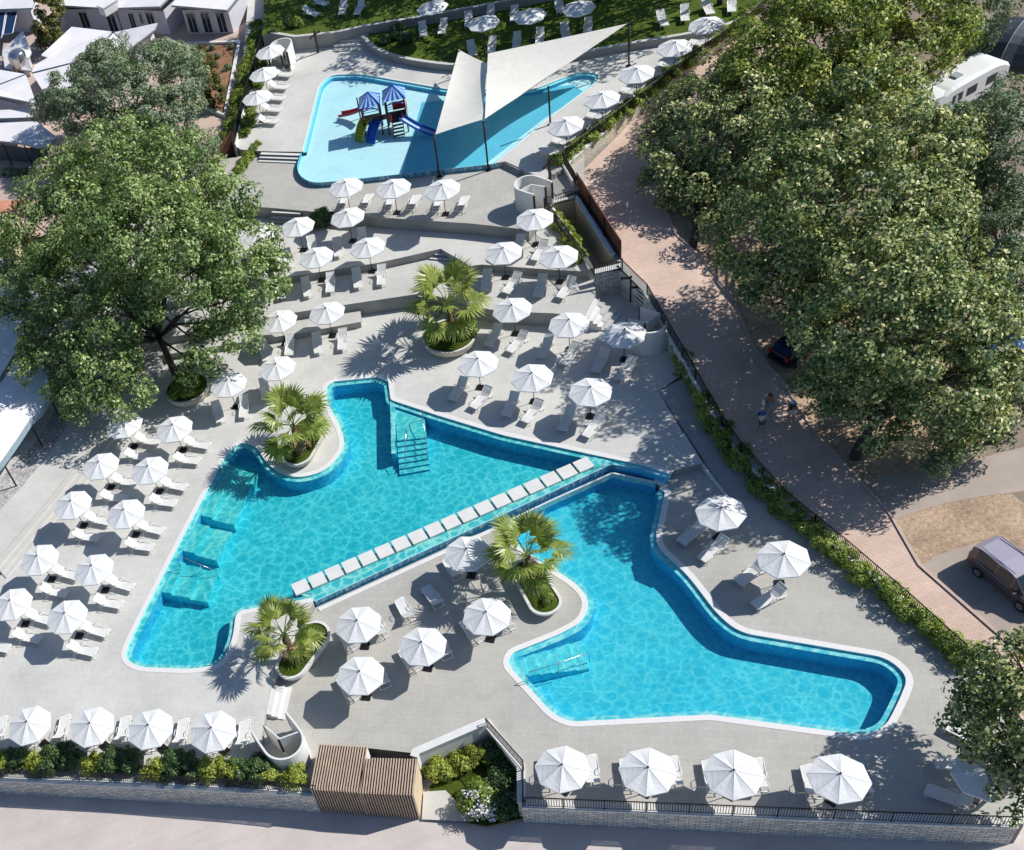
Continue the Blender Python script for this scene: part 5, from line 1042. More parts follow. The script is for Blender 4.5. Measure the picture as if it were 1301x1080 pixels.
def shower_post(px, py, z, tx, ty, rot, arms, label):
    p = W(px, py, z); h = top_z(p, tx, ty) - z; root = empty('shower_post', p, rot); mb = MB(); mb.box((0, 0, h / 2), (.16, .16, h), 'dark_brown'); mb.build('column', root)
    for s in arms: mb = MB(); mb.box((s * .38, 0, h - .12), (.6, .12, .12), 'dark_brown'); mb.tube([(s * .62, 0, h - .18), (s * .62, 0, h - .26)], .07, 'black_metal', 8); mb.build('shower_arm', root)
    if len(arms) > 1: mb = MB(); mb.box((0, .0, h + .12), (.14, .12, .3), 'dark_brown'); mb.build('cap', root)
    return tag(root, label, 'shower post')
shower_post(404.5, 67, ZP, 401, 42, .5, (-1, 1), 'brown cross shaped shower post left of the lawn steps'); shower_post(699.5, 240, ZT, 697, 206, .4, (-1, 1), 'brown cross shaped shower post beside the short stone wall end')
for i, (a, b) in enumerate([((792, 372), (791, 340)), ((801.5, 383), (801, 351)), ((812.5, 391), (812, 363))]):
    shower_post(*a, ZU, *b, 2.6, (1,), 'dark shower post, %s of three against the stone wall' % ['left one', 'middle one', 'right one'][i])
# ------------------------------------------------------------------ slatted cabin
def slat_box(root, A, Bq, C_, zr, z0, name):
    """A front left, Bq front right, C_ back left at roof height zr; slats run up the front and over the roof"""
    o_ = root.location; ex = (Bq - A); ey = (C_ - A); nS = int(ex.length / .145); mb = MB()
    core = [A, Bq, Bq + ey, C_]; c0 = sum(core, Vector()) / 4; mb.plate([c0 + (p - c0) * .985 - Vector((o_.x, o_.y, 0)) for p in core], z0 - o_.z, zr - o_.z - .03, 'slat_dark'); mb.build(name + '_shell', root)
    mb = MB(); rz = math.atan2(ex.y, ex.x)
    for i in range(nS + 1):
        p = A + ex * (i / nS) - o_; c = p + ey / 2; mb.box((c.x, c.y, zr - o_.z + .02), (.06, ey.length + .04, .09), 'slat', rz)
        mb.box((p.x - ey.normalized().x * .05, p.y - ey.normalized().y * .05, (z0 + zr) / 2 - o_.z), (.06, .08, zr - z0 + .1), 'slat', rz)
    mb.build('slat', root)
g0, g1 = W(406.5, 1030, -1.35), W(534, 1038.5, -1.5); zr1 = top_z(g0, 395.5, 1002); zr2 = top_z(g1, 524, 1009)
root = empty('slatted_cabin', (g0.x, g0.y, -1.4)); A = W(396, 1002, zr1); Bq = W(458, 1006, zr1); Cc = W(405, 945.5, zr1); slat_box(root, A, Bq, Cc, zr1, -1.7, 'left')
A2 = W(457.5, 1006.5, zr2); B2 = W(524, 1009, zr2); C2 = W(463.5, 963.5, zr2); slat_box(root, A2, B2, C2, zr2, -1.75, 'right')
mb = MB(); p, q_ = B2 - root.location, B2 + (C2 - A2) - root.location; nrm = (B2 - A2).normalized() * .05
mb.face([Vector((p.x, p.y, -.35)) + nrm, Vector((q_.x, q_.y, -.35)) + nrm, q_ + nrm, p + nrm], 'cream_wall'); mb.build('side_wall', root)
mb = MB(); p, q_ = Bq - root.location, Bq + (Cc - A) - root.location; mb.face([Vector((p.x, p.y, 1.5)) + nrm, Vector((q_.x, q_.y, 1.5)) + nrm, q_ + nrm, p + nrm], 'white_wall'); mb.build('side_wall', root)
tag(root, 'brown slatted wooden cabin with a raised left half beside the near road', 'cabin')
# ------------------------------------------------------------------ shade sails
def sail(pts, label, sag=.35):
    N = 10; o_ = pts[0].copy(); root = empty('shade_sail', o_); mb = MB(); P = [p - o_ for p in pts]
    def S(u, v):
        if len(P) == 3: a, b, c = P; q = a * (1 - u) + (b * (1 - v) + c * v) * u
        else: a, b, c, d = P; q = a * (1 - u) * (1 - v) + b * u * (1 - v) + c * u * v + d * (1 - u) * v
        cen = sum(P, Vector()) / len(P); k = .08 * 4 * ((v * (1 - v)) * (u if len(P) == 3 else 1)) * (1 if len(P) == 3 else abs(2 * u - 1))
        q = q.lerp(Vector((cen.x, cen.y, q.z)), k * .12); q.z -= sag * 4 * u * (1 - u) * 4 * v * (1 - v); return q
    G = [[S(i / N, j / N) for j in range(N + 1)] for i in range(N + 1)]
    for i in range(N):
        for j in range(N):
            f = [G[i][j], G[i + 1][j], G[i + 1][j + 1], G[i][j + 1]]
            if len(P) == 3 and i == 0: f = [G[0][0], G[1][j], G[1][j + 1]]
            mb.face(f, 'sail')
    mb.build('cloth', root, True); mb = MB(); loop = P + [P[0]]
    for c in P: mb.tube([c, c + (c - sum(P, Vector()) / len(P)).normalized() * .35], .012, 'steel', 4)
    mb.build('rope', root); return tag(root, label, 'shade sail')
def pole(px, py, z, tx, ty, label, lean=(0, 0), extra=0.0, r=.075):
    p = W(px, py, z); h = top_z(p, tx, ty) - z + extra; root = empty('sail_post', p); mb = MB(); mb.tube([(0, 0, 0), (0, 0, h)], r, 'dark_brown', 10); mb.build('shaft', root, True)
    mb = MB(); mb.box((0, 0, .02), (.35, .35, .04), 'dark_brown'); mb.build('base_plate', root); mb = MB(); mb.tube([(0, 0, h - .02), (0, 0, h + .06)], r * 1.25, 'black_metal', 10); mb.build('cap', root); tag(root, label, 'post', 'posts of the shade sails'); return p, h
p1, hh1 = pole(558.3, 224.4, ZT, 551.6, 172, 'leftmost near post of the sails, below the play pool wall'); p2, hh2 = pole(620.5, 216.7, ZT, 614, 155.5, 'near post of the sails where the two cloths meet')
p3, hh3 = pole(699.2, 158.5, ZP, 697, 111, 'post of the sails at the right side of the play pool'); p4, hh4 = pole(799, 83.5, ZP, 799, 31, 'tall post of the sails at the top right')
p5, hh5 = pole(587, 96, ZP, 583, 66, 'back post of the sails beside the lawn wall'); p6, hh6 = pole(618, 84, ZG1, 617, 60, 'back post of the sails standing in the lawn')
zt1, zt2 = ZT + hh1, ZT + hh2
c1 = W(553, 171, zt1); c2 = W(583, 63, ZP + hh5); c3 = W(619, 81, 6.3); c4 = W(613, 152, zt2 - .1)
sail([c2, c1, c4, c3], 'left cream shade sail over the play pool', .25)
d1 = W(620, 68, 6.8); d2 = W(797, 30, ZP + hh4); d3 = W(697, 110, ZP + hh3); d4 = W(615, 151, zt2)
sail([d1, W(616, 151, zt2), W(682, 108, 6.0), d2], 'right cream shade sail over the play pool', .3)
# ------------------------------------------------------------------ play structure in the shallow pool
def play():
    zf = ZP - .35; b = W(486, 172, zf); root = empty('play_tower', b); rot = math.radians(-20)
    ex = Vector((math.cos(rot), math.sin(rot), 0)); ey = Vector((-ex.y, ex.x, 0)); ez = Vector((0, 0, 1)); Q = lambda x, y, z: ex * x + ey * y + ez * z
    def part(name, fn): mb = MB(); fn(mb); return mb.build(name, root)
    C1, C2 = W(476, 167, zf) - b, W(507, 163, zf) - b; loc2 = lambda v: (v.dot(ex), v.dot(ey)); (x1, y1), (x2, y2) = loc2(C1), loc2(C2)
    for cx, cy, h, s in ((x1, y1, 2.75, .74), (x2, y2, 3.05, .8)):
        for dx in (-s, s):
            for dy in (-s, s): part('post', lambda mb: mb.tube([Q(cx + dx, cy + dy, 0), Q(cx + dx, cy + dy, h)], .065, 'dark_brown', 8))
        part('platform', lambda mb: mb.plate([Q(cx - s, cy - s, 0), Q(cx + s, cy - s, 0), Q(cx + s, cy + s, 0), Q(cx - s, cy + s, 0)], 1.1, 1.18, 'dark_brown', bottom=True))
        e = s + .16; ap = Q(cx, cy, h + .85); cs = [Q(cx - e, cy - e, h), Q(cx + e, cy - e, h), Q(cx + e, cy + e, h), Q(cx - e, cy + e, h)]
        def roof(mb):
            for k in range(4):
                a, c = cs[k], cs[(k + 1) % 4]; n = 8
                for j in range(n):
                    u, v = j / n, (j + 1) / n; mb.face([a.lerp(c, u), a.lerp(c, v), ap], 'blue_plastic' if j % 2 else 'pale_blue')
            for c in cs: mb.tube([c, ap], .04, 'blue_plastic', 5)
        part('roof', roof)
        def arch(mb):
            for z0 in (h - .38,):
                for A_, B_ in ((cs[0], cs[1]), (cs[3], cs[0])):
                    P = [A_.lerp(B_, .14 + .72 * t) + ez * (-.38 + .25 * math.sin(PI * t)) for t in [i / 8 for i in range(9)]]; mb.tube(P, .06, 'blue_plastic', 6)
        part('arch_panel', arch)
        part('guard_rail', lambda mb: [mb.tube([Q(cx - s, cy + s, z), Q(cx + s, cy + s, z)], .03, 'blue_plastic', 6) for z in (1.4, 1.6, 1.8)])
    part('bridge', lambda mb: mb.box(Q((x1 + x2) / 2, (y1 + y2) / 2, 1.2), (1.0, .8, .06), 'dark_brown', rot))
    def slide(name, P, w, m, ms):
        mb = MB(); P = [Vector(p) for p in P]; d = [(P[min(i + 1, len(P) - 1)] - P[max(i - 1, 0)]) for i in range(len(P))]; sd_ = [Vector((-v.y, v.x, 0)).normalized() * w / 2 for v in d]
        l = [p + s for p, s in zip(P, sd_)]; r = [p - s for p, s in zip(P, sd_)]; mb.strip(l, r, m)
        for side in (l, r): mb.strip([p + ez * .2 for p in side], side, ms); mb.tube([p + ez * .2 for p in side], .045, ms, 6)
        mb.build(name, root)
    curve = lambda a, b_, hump: [a.lerp(b_, t) + ez * hump * math.sin(PI * t) for t in [i / 10 for i in range(11)]]
    def sl(a, b_): return [Vector((a.x + (b_.x - a.x) * t, a.y + (b_.y - a.y) * t, b_.z + (a.z - b_.z) * (1 - t) ** 1.0 * (1 + .0) - .28 * math.sin(PI * t) * 0.6)) for t in [i / 10 for i in range(11)]]
    bw = lambda px, py, z: W(px, py, zf + z) - b
    slide('red_slide', sl(bw(470, 134, 1.4), bw(432, 147, .25)), .62, 'pink_plastic', 'red_plastic')
    slide('blue_slide', sl(bw(510, 150, 1.4), bw(553, 171, .2)), .66, 'pale_blue', 'blue_plastic')
    def ramp(name, a, b_, m, ms):
        P = curve(a, b_, .4); slide(name, P, .9, m, ms); mb = MB()
        for i in range(1, 10):
            p = P[i]; v = (P[i] - P[i - 1]).normalized(); s = Vector((-v.y, v.x, 0)).normalized() * .43; mb.tube([p - s + ez * .03, p + s + ez * .03], .035, ms, 5)
        mb.build('rung', root)
    ramp('green_climber', bw(467, 152, 1.2), bw(456, 181, 0), 'green_plastic', 'yellow_plastic'); ramp('blue_climber', bw(481, 154, 1.2), bw(471, 183, 0), 'blue_plastic', 'blue_plastic')
    def ladder(mb):
        for k in range(5): z = .15 + k * .24; p = Q(x2, y2 - .85 - (1.1 - z) * .55, z); mb.box(p, (.95, .2, .06), 'dark_brown', rot)
        for s in (-.45, .45): mb.tube([Q(x2 + s, y2 - 1.4, 0), Q(x2 + s, y2 - .8, 1.15)], .035, 'pink_plastic', 6)
        for s in (-.45, .45): mb.tube([Q(x2 + s, y2 - 1.4, .7), Q(x2 + s, y2 - .8, 1.9)], .03, 'red_plastic', 6)
    part('ladder', ladder)
    part('wall_panel', lambda mb: mb.box(Q(x2 + .84, y2, 1.8), (.06, 1.5, 1.15), 'cream', rot)); part('red_panel', lambda mb: [mb.box(Q(x2 + .2, y2 + .78, 1.65), (1.0, .05, .7), 'red_plastic', rot), mb.box(Q(x1 - .72, y1 + .1, 1.6), (.05, .9, .55), 'pink_plastic', rot)]); part('window_bars', lambda mb: [mb.box(Q(x2 + .89, y2 + t, 1.85), (.05, .05, .7), 'red_plastic', rot) for t in (-.3, 0, .3)])
    part('side_mast', lambda mb: mb.tube([bw(458, 150, 0), bw(458, 150, 0) + ez * 1.9], .06, 'dark_brown', 8))
    return tag(root, 'play tower with two blue striped roofs and coloured slides in the shallow pool', 'play tower')
play()

# ------------------------------------------------------------------ campsite lodges on the upper left
GZ = 2.8
mb = MB(); mb.plate([W(*p, GZ) for p in [(-500, -120), (360, -120), (334, 45), (296, 187), (270, 226), (200, 262), (60, 300), (-500, 330)]], -3, GZ, 'path_pink', 'earth'); struct(mb, 'path')
root = empty('garden_bed', W(270, 100, GZ)); o_ = root.location; bp_ = [W(*p, GZ) - o_ for p in [(238.5, 57.6), (304.5, 56), (286, 149), (255, 136)]]
mb = MB(); mb.plate(bp_, -.1, .1, 'soil'); mb.build('soil', root); mb = MB(); mb.wall(bp_, -.1, .32, .3, 'white_wall', closed=True); mb.build('kerb', root); tag(root, 'brown soil garden bed with a white kerb beside the pink path', 'garden bed')
for i, (px, py) in enumerate([(247, 63), (270, 63), (294, 61), (289, 89), (275, 142), (278, 74)]): shrub('lavender_bush', px, py, GZ + .1, .38, 'leaf_olive', 'small grey green bush dotted on the brown garden bed', .1, .9, 400 + i, 'small bushes on the brown bed', n=3, clump=.18)
def house(name, label, panels, zg, inset=.7, walls=True, m='roof_white', wallm='lodge_wall', group=None, edge=.16):
    c = sum((W(*p) for p in panels[0]), Vector()) / len(panels[0]); root = empty(name, (c.x, c.y, zg)); o_ = Vector((c.x, c.y, zg))
    for P in panels:
        P = [W(*p) - o_ for p in P]; mb = MB(); n = len(P); area = sum(P[i].x * P[(i + 1) % n].y - P[(i + 1) % n].x * P[i].y for i in range(n))
        if area < 0: P.reverse()
        cen = sum(P, Vector()) / n
        for i in range(n): mb.face([P[i], P[(i + 1) % n], cen], m)
        mb.strip([p + Vector((0, 0, -edge)) for p in P] , P, 'roof_edge', True); mb.build('roof', root)
        if walls:
            mb = MB(); Q = [cen + (p - cen) * max(.3, 1 - inset / max(.8, (p - cen).xy.length)) for p in P]; zt = min(p.z for p in P) - edge - .02; mb.plate(Q, -.1, zt, wallm); mb.build('wall', root)
    return tag(root, label, 'lodge', group)
def block(label, a, b, depth, h, wins, r_l, r_r, left=True):
    """lodge with a windowed front from px a to px b and a tilted roof"""
    A, Bq = W(*a, GZ), W(*b, GZ); ex = (Bq - A).normalized(); ey = Vector((-ex.y, ex.x, 0)); Ln = (Bq - A).length; root = empty('lodge', A); mb = MB()
    mb.plate([Vector(), ex * Ln, ex * Ln + ey * depth, ey * depth], -.2, h, 'lodge_wall'); mb.build('wall', root); ez = Vector((0, 0, 1))
    for f0, f1, z0, z1 in wins:
        mb = MB(); p, q_ = ex * (Ln * f0) - ey * .03, ex * (Ln * f1) - ey * .03; mb.face([p + ez * z0, q_ + ez * z0, q_ + ez * z1, p + ez * z1], 'glass'); w_ = mb.build('window', root)
        mb = MB(); cs = [p + ez * z0, q_ + ez * z0, q_ + ez * z1, p + ez * z1]
        for k in range(4): mb.tube([cs[k] - ey * .02, cs[(k + 1) % 4] - ey * .02], .045, 'white_wall', 4)
        mb.tube([p.lerp(q_, .5) + ez * z0 - ey * .02, p.lerp(q_, .5) + ez * z1 - ey * .02], .025, 'white_wall', 4); mb.build('frame', w_)
    ov = .5; P = [ex * -ov - ey * .9 + ez * r_l, ex * (Ln + ov) - ey * .9 + ez * r_r, ex * (Ln + ov) + ey * (depth + .6) + ez * (r_r + .3), ex * -ov + ey * (depth + .6) + ez * (r_l + .3)]
    mb = MB(); mb.face(P, 'roof_white'); mb.strip([p - ez * .2 for p in P], P, 'roof_edge', True); mb.face([p - ez * .2 for p in reversed(P)], 'roof_edge'); mb.build('roof', root)
    mb = MB(); mb.face([ez * h - ey * .01, ex * Ln + ez * h - ey * .01, ex * Ln + ez * (r_r - .25) - ey * .01, ez * (r_l - .25) - ey * .01], 'glass'); mb.build('clerestory', root)
    return tag(root, label, 'lodge', 'white lodges of the campsite')
block('white lodge with three tall windows beside the pink path', (240, 43), (297, 42), 9, 2.5, [(.06, .25, .1, 2.2), (.38, .57, .1, 2.2), (.71, .9, .1, 2.2)], 3.5, 2.85)
block('white lodge with one window left of the three windowed lodge', (157, 40), (217, 44), 9, 2.5, [(.22, .34, 0, 2.1), (.45, .52, 1.0, 2.2), (.6, .76, .7, 2.3)], 3.0, 3.5)
block('white lodge with brown door beside the golden conifer', (88, 40), (155, 40), 9, 2.5, [(.3, .46, .4, 2.2), (.8, .96, 0, 2.1)], 3.5, 3.0)
for px, py in ((140, 14),): 
    b = W(px, py, GZ + 3.0); root = empty('chimney_box', b); mb = MB(); mb.box((0, 0, .4), (1.9, 1.2, .9), 'white_wall', .4); mb.build('body', root); mb = MB(); mb.box((0, 0, .9), (2.1, 1.4, .1), 'roof_white', .4); mb.build('lid', root); tag(root, 'white box upstand on the lodge roof above the brown door', 'roof box')
house('lodge', 'white folded roof lodge right of the steel tank', [[(91, 34, 6.0), (142, 40, 5.5), (61, 73, 5.4), (52, 70, 5.9)], [(61, 73, 5.38), (142, 40, 5.48), (122, 64, 5.9), (88, 80, 6.0), (40, 92, 6.0), (45, 82, 5.9)]], GZ, group='white lodges of the campsite')
house('lodge', 'white folded roof lodge behind the olive tree crown', [[(145, 41, 5.5), (200, 29, 6.1), (196, 38, 6.0), (178, 52, 5.6), (165, 62, 5.4)], [(144, 42, 5.45), (164, 62, 5.35), (150, 75, 5.8), (123, 65, 5.9)]], GZ, group='white lodges of the campsite')
house('lodge', 'white folded roof lodge at the left edge below the steel tank', [[(-40, 82, 6.1), (32, 94, 5.5), (-10, 110, 5.4), (-50, 118, 5.8)], [(33, 95, 5.45), (46, 131, 6.0), (0, 122, 6.0), (-50, 115, 5.9), (-8, 111, 5.35)], [(41, 94, 5.9), (88, 82, 5.9), (100, 108, 5.4), (56, 118, 5.4)]], GZ, group='white lodges of the campsite')
house('lodge', 'white roof at the top left corner above the dark solar panels', [[(-40, -20, 6.2), (48, -15, 6.0), (41, 10, 5.7), (-40, 13, 5.6)]], GZ, group='white lodges of the campsite')
def flatroof(name, label, pts, z, th, m, posts, zg, cat, ms=None):
    c = sum((W(*p, z) for p in pts), Vector()) / len(pts); root = empty(name, (c.x, c.y, zg)); o_ = Vector((c.x, c.y, zg)); P = [W(*p, z) - o_ for p in pts]; mb = MB(); mb.plate(P, z - zg - th, z - zg, m, ms or m, True); mb.build('roof', root)
    for i in posts: mb = MB(); q_ = P[i] * .93; mb.tube([(q_.x, q_.y, 0), (q_.x, q_.y, z - zg - th)], .07, 'dark_brown', 6); mb.build('post', root)
    return tag(root, label, cat)
flatroof('terrace_canopy', 'white flat canopy strip under the left lodge roof', [(-30, 141), (40, 138), (42, 149), (-30, 151)], 5.2, .15, 'roof_white', (1, 2), GZ, 'canopy', 'roof_edge')
flatroof('terrace_canopy', 'white curved canopy on dark posts left of the olive tree', [(-40, 158), (46, 154), (72, 174), (62, 184), (48, 187), (30, 182), (0, 179), (-40, 179)], 5.4, .2, 'roof_white', (3, 4, 5, 6), GZ, 'canopy', 'roof_edge')
a, b = W(-30, 205, GZ), W(45, 206, GZ); mb = MB(); mb.wall([a, W(10, 203, GZ), b, W(62, 197, GZ)], GZ - .2, GZ + 1.5, .15, 'tent_grey'); tag(mb.build('windbreak'), 'grey blue windbreak wall under the curved white canopy', 'windbreak')
for i, (px, py) in enumerate([(8, 222), (16, 222), (24, 223), (32, 224)]): shrub('lavender_bush', px, py, GZ, .55, 'leaf_olive', 'round grey green bush in the row below the curved canopy', .12, .9, 420 + i, 'row of grey bushes below the curved canopy', n=3, clump=.22)
flatroof('orange_canopy', 'orange cloth canopy at the left edge', [(-40, 258), (30, 253), (22, 268), (-40, 275)], 5.6, .08, 'orange', (1, 2), GZ, 'canopy')
root = empty('tiled_roof', W(-5, 290, 2.0)); o_ = root.location; mb = MB(); A_, B_, C_, D_ = (W(-40, 280, 5.2) - o_, W(16, 271, 5.2) - o_, W(12, 300, 4.6) - o_, W(-40, 312, 4.6) - o_)
for i in range(16):
    u, v = i / 16, (i + .55) / 16; mb.face([A_.lerp(B_, u), D_.lerp(C_, u), D_.lerp(C_, v), A_.lerp(B_, v)], 'terracotta'); w = (i + 1) / 16; dz = Vector((0, 0, -.06)); mb.face([A_.lerp(B_, v) + dz, D_.lerp(C_, v) + dz, D_.lerp(C_, w) + dz, A_.lerp(B_, w) + dz], 'soil')
mb.build('roof', root); mb = MB(); cc = (A_ + B_ + C_ + D_) / 4; mb.plate([cc + (p - cc) * .85 for p in (A_, B_, C_, D_)], -1, 2.4, 'cream_wall'); mb.build('wall', root); tag(root, 'terracotta tiled roof at the left edge beside the big green tree', 'house')
# steel tank, solar panels
b = W(30, 92, GZ); root = empty('steel_tank', b); mb = MB(); mb.tube([(0, 0, 0), (0, 0, 2.1), (0, 0, 2.35), (0, 0, 2.45)], [.95, .95, .75, .1], 'steel', 20); mb.build('drum', root, True); mb = MB(); [mb.tube([(.97 * math.cos(a), .97 * math.sin(a), .1), (.97 * math.cos(a), .97 * math.sin(a), 2.1)], .02, 'white_metal', 4) for a in [k * PI / 4 for k in range(8)]]; mb.build('strap', root); tag(root, 'round stainless steel tank between the white roofs', 'tank')
root = empty('solar_array', W(8, 30, GZ)); o_ = root.location
for q4 in ([(-14, 16), (7, 15), (2, 48), (-14, 50)], [(9, 15), (22, 14), (16, 42), (4, 44)]):
    mb = MB(); P = [W(*p, 5.2 - .5 * (i > 1)) - o_ for i, p in enumerate(q4)]; mb.face(P, 'panel_blue'); mb.tube(P + [P[0]], .05, 'white_metal', 4); mb.build('panel', root)
tag(root, 'two dark blue sloped panels at the top left corner', 'solar panel')
house('shed_tent', 'pale canvas tent beside the steel tank', [[(3, 64, 4.2), (29, 39, 5.3), (40, 66, 4.2), (36, 74, 4.2)], [(3, 64, 4.2), (36, 75, 4.2), (40, 90, 3.6), (6, 86, 3.6)]], GZ, m='awning')
# restaurant awnings on the left plaza
flatroof('awning', 'white dappled awning at the left edge, upper one', [(-80, 300), (18, 330), (39, 416), (0, 478), (-80, 560)], 4.0, .35, 'awning', (2, 3), .88, 'awning', 'awning_side')
flatroof('awning', 'white dappled awning at the left edge, lower one with grey skirt', [(-60, 560), (0, 487), (42, 432), (58, 468), (65, 500), (52, 520), (37, 534), (20, 560), (0, 588), (-60, 650)], 3.7, .55, 'awning', (4, 6, 8), .88, 'awning', 'awning_side')
mb = MB(); mb.face([W(*p, .90) for p in [(78, 508), (98, 505), (92, 530), (62, 576), (28, 618), (-20, 668), (-30, 640), (20, 588), (50, 556)]], 'pebbles'); tag(mb.build('pebbles'), kind='stuff')
# ------------------------------------------------------------------ vehicles
def car(label, a, b, paint, roofp, kind='van', zoff=0.0, name='parked_car'):
    """a, b = world points on the ground under the rear and front axle of the near side"""
    f = (b - a); f.z = 0; f.normalize(); lat = Vector((-f.y, f.x, 0)); base = (a + b) / 2 + lat * .85; rz = math.atan2(f.y, f.x); root = empty(name, base, rz)
    if kind == 'van': prof = [(-2.25, .45, .95, .95, .78, .7), (-2.2, .35, 1.02, 1.5, .88, .66), (-1.85, .3, 1.02, 1.72, .91, .72), (-.5, .28, 1.0, 1.76, .92, .74), (.55, .28, .98, 1.68, .92, .72), (1.25, .28, .96, 1.05, .91, .74), (1.95, .32, .84, .86, .86, .68), (2.25, .4, .62, .64, .74, .6)]
    else: prof = [(-2.15, .45, .85, .88, .76, .68), (-2.1, .35, .95, 1.12, .86, .64), (-1.7, .3, .96, 1.42, .89, .66), (-.5, .28, .95, 1.5, .9, .7), (.35, .28, .93, 1.42, .9, .68), (1.0, .28, .9, .98, .89, .72), (1.8, .32, .78, .8, .84, .66), (2.15, .4, .6, .62, .72, .6)]
    mb = MB(); S = []
    for x, z0, zb, zr, wb, wr in prof: S.append([(x, -wb * .92, z0), (x, -wb, (z0 + zb) / 2), (x, -wb * .97, zb), (x, -wr, zr), (x, wr, zr), (x, wb * .97, zb), (x, wb, (z0 + zb) / 2), (x, wb * .92, z0)])
    for i in range(len(S) - 1):
        for k in range(7): mb.face([S[i][k], S[i + 1][k], S[i + 1][k + 1], S[i][k + 1]], roofp if (k == 3 and .5 > S[i + 1][0][0] - .1 and i >= 1) else paint)
    mb.face(S[0], paint); mb.face(list(reversed(S[-1])), paint); mb.build('body', root, False)
    for s in (-1, 1):
        for i0, i1 in ((2, 3), (3, 4), (4, 5)):
            A_, B_ = S[i0], S[i1]; k = (2, 3) if s < 0 else (5, 4); q4 = [Vector(A_[k[0]]), Vector(B_[k[0]]), Vector(B_[k[1]]), Vector(A_[k[1]])]; c = sum(q4, Vector()) / 4; n = Vector((0, s * .012, .004)); mb = MB(); mb.face([c + (p - c) * (.86) + n for p in q4], 'glass'); mb.build('window', root)
    mb = MB(); [mb.tube([(-1.7, s * .935, 1.03), (.5, s * .945, .99)], .018, 'steel', 4) for s in (-1, 1)]; mb.build('trim', root)
    for i0, nm in ((5, 'windscreen'), (1, 'rear_window')):
        A_, B_ = (S[4], S[5]) if nm == 'windscreen' else (S[1], S[2]); q4 = [Vector(A_[3]), Vector(A_[4]), Vector(B_[4]), Vector(B_[3])]
        if nm == 'rear_window': q4 = [Vector(S[0][3]) + Vector((-.01, .05, .1)), Vector(S[0][4]) + Vector((-.01, -.05, .1)), Vector(S[1][4]) + Vector((-.02, -.04, -.05)), Vector(S[1][3]) + Vector((-.02, .04, -.05))]
        c = sum(q4, Vector()) / 4; mb = MB(); mb.face([c + (p - c) * .9 + Vector((.012 if nm == 'windscreen' else -.012, 0, .012)) for p in q4], 'glass'); mb.build(nm, root)
    for x in (-1.35, 1.4):
        for s in (-1, 1):
            w_ = empty('wheel', (x, s * .84, .33)); w_.parent = root; mb = MB(); mb.tube([(0, -.1, 0), (0, .1, 0)], .33, 'rubber', 20); mb.build('tyre', w_); mb = MB(); mb.tube([(0, s * .09, 0), (0, s * .115, 0)], .21, 'rim', 10); mb.build('rim', w_)
    for s in (-1, 1): mb = MB(); mb.box((-2.2, s * .68, .98), (.12, .2, .26), 'red_lamp'); mb.build('rear_lamp', root); mb = MB(); mb.box((2.12, s * .6, .66), (.18, .26, .12), 'head_lamp'); mb.build('headlight', root); mb = MB(); mb.box((.95, s * 1.02, 1.0), (.12, .2, .14), paint); mb.build('mirror', root)
    mb = MB(); [mb.tube([(-1.8, s * .62, prof[3][3] + .05), (.4, s * .62, prof[3][3] + .03)], .025, 'steel', 5) for s in (-1, 1)]; mb.build('roof_rail', root)
    mb = MB(); mb.box((-2.27, 0, .55), (.08, 1.4, .2), 'rubber'); mb.box((2.24, 0, .45), (.1, 1.3, .16), 'rubber'); mb.build('bumper', root)
    return tag(root, label, 'car')
a, b = east(1241, 731), east(1304, 783); f = (b - a).normalized(); car('dark plum people carrier with silver roof parked at the right edge', a, a + f * 2.75, 'car_body', 'car_purple')
a, b = east(1012, 466), east(1052, 440); f = (b - a).normalized(); car('navy car parked in shade below the tallest tree', a, a + f * 2.75, 'car_navy', 'car_navy', 'car')
a, b = east(1255, 482), east(1290, 462); f = (b - a).normalized(); car('blue car mostly hidden behind the tree by the side road', a, a + f * 2.75, 'car_blue', 'car_blue', 'car')
for (p_, q_, lab) in (((1222, 318), (1255, 300), 'added dark car filling the dark gap behind the tallest tree'), ((1262, 352), (1296, 335), 'added dark car filling the dark gap among the olive trees')):  # unseen cars, added to darken the gaps under the trees
    a, b = east(*p_), east(*q_); f = (b - a).normalized(); car(lab, a, a + f * 2.75, 'car_navy', 'car_navy', 'car')
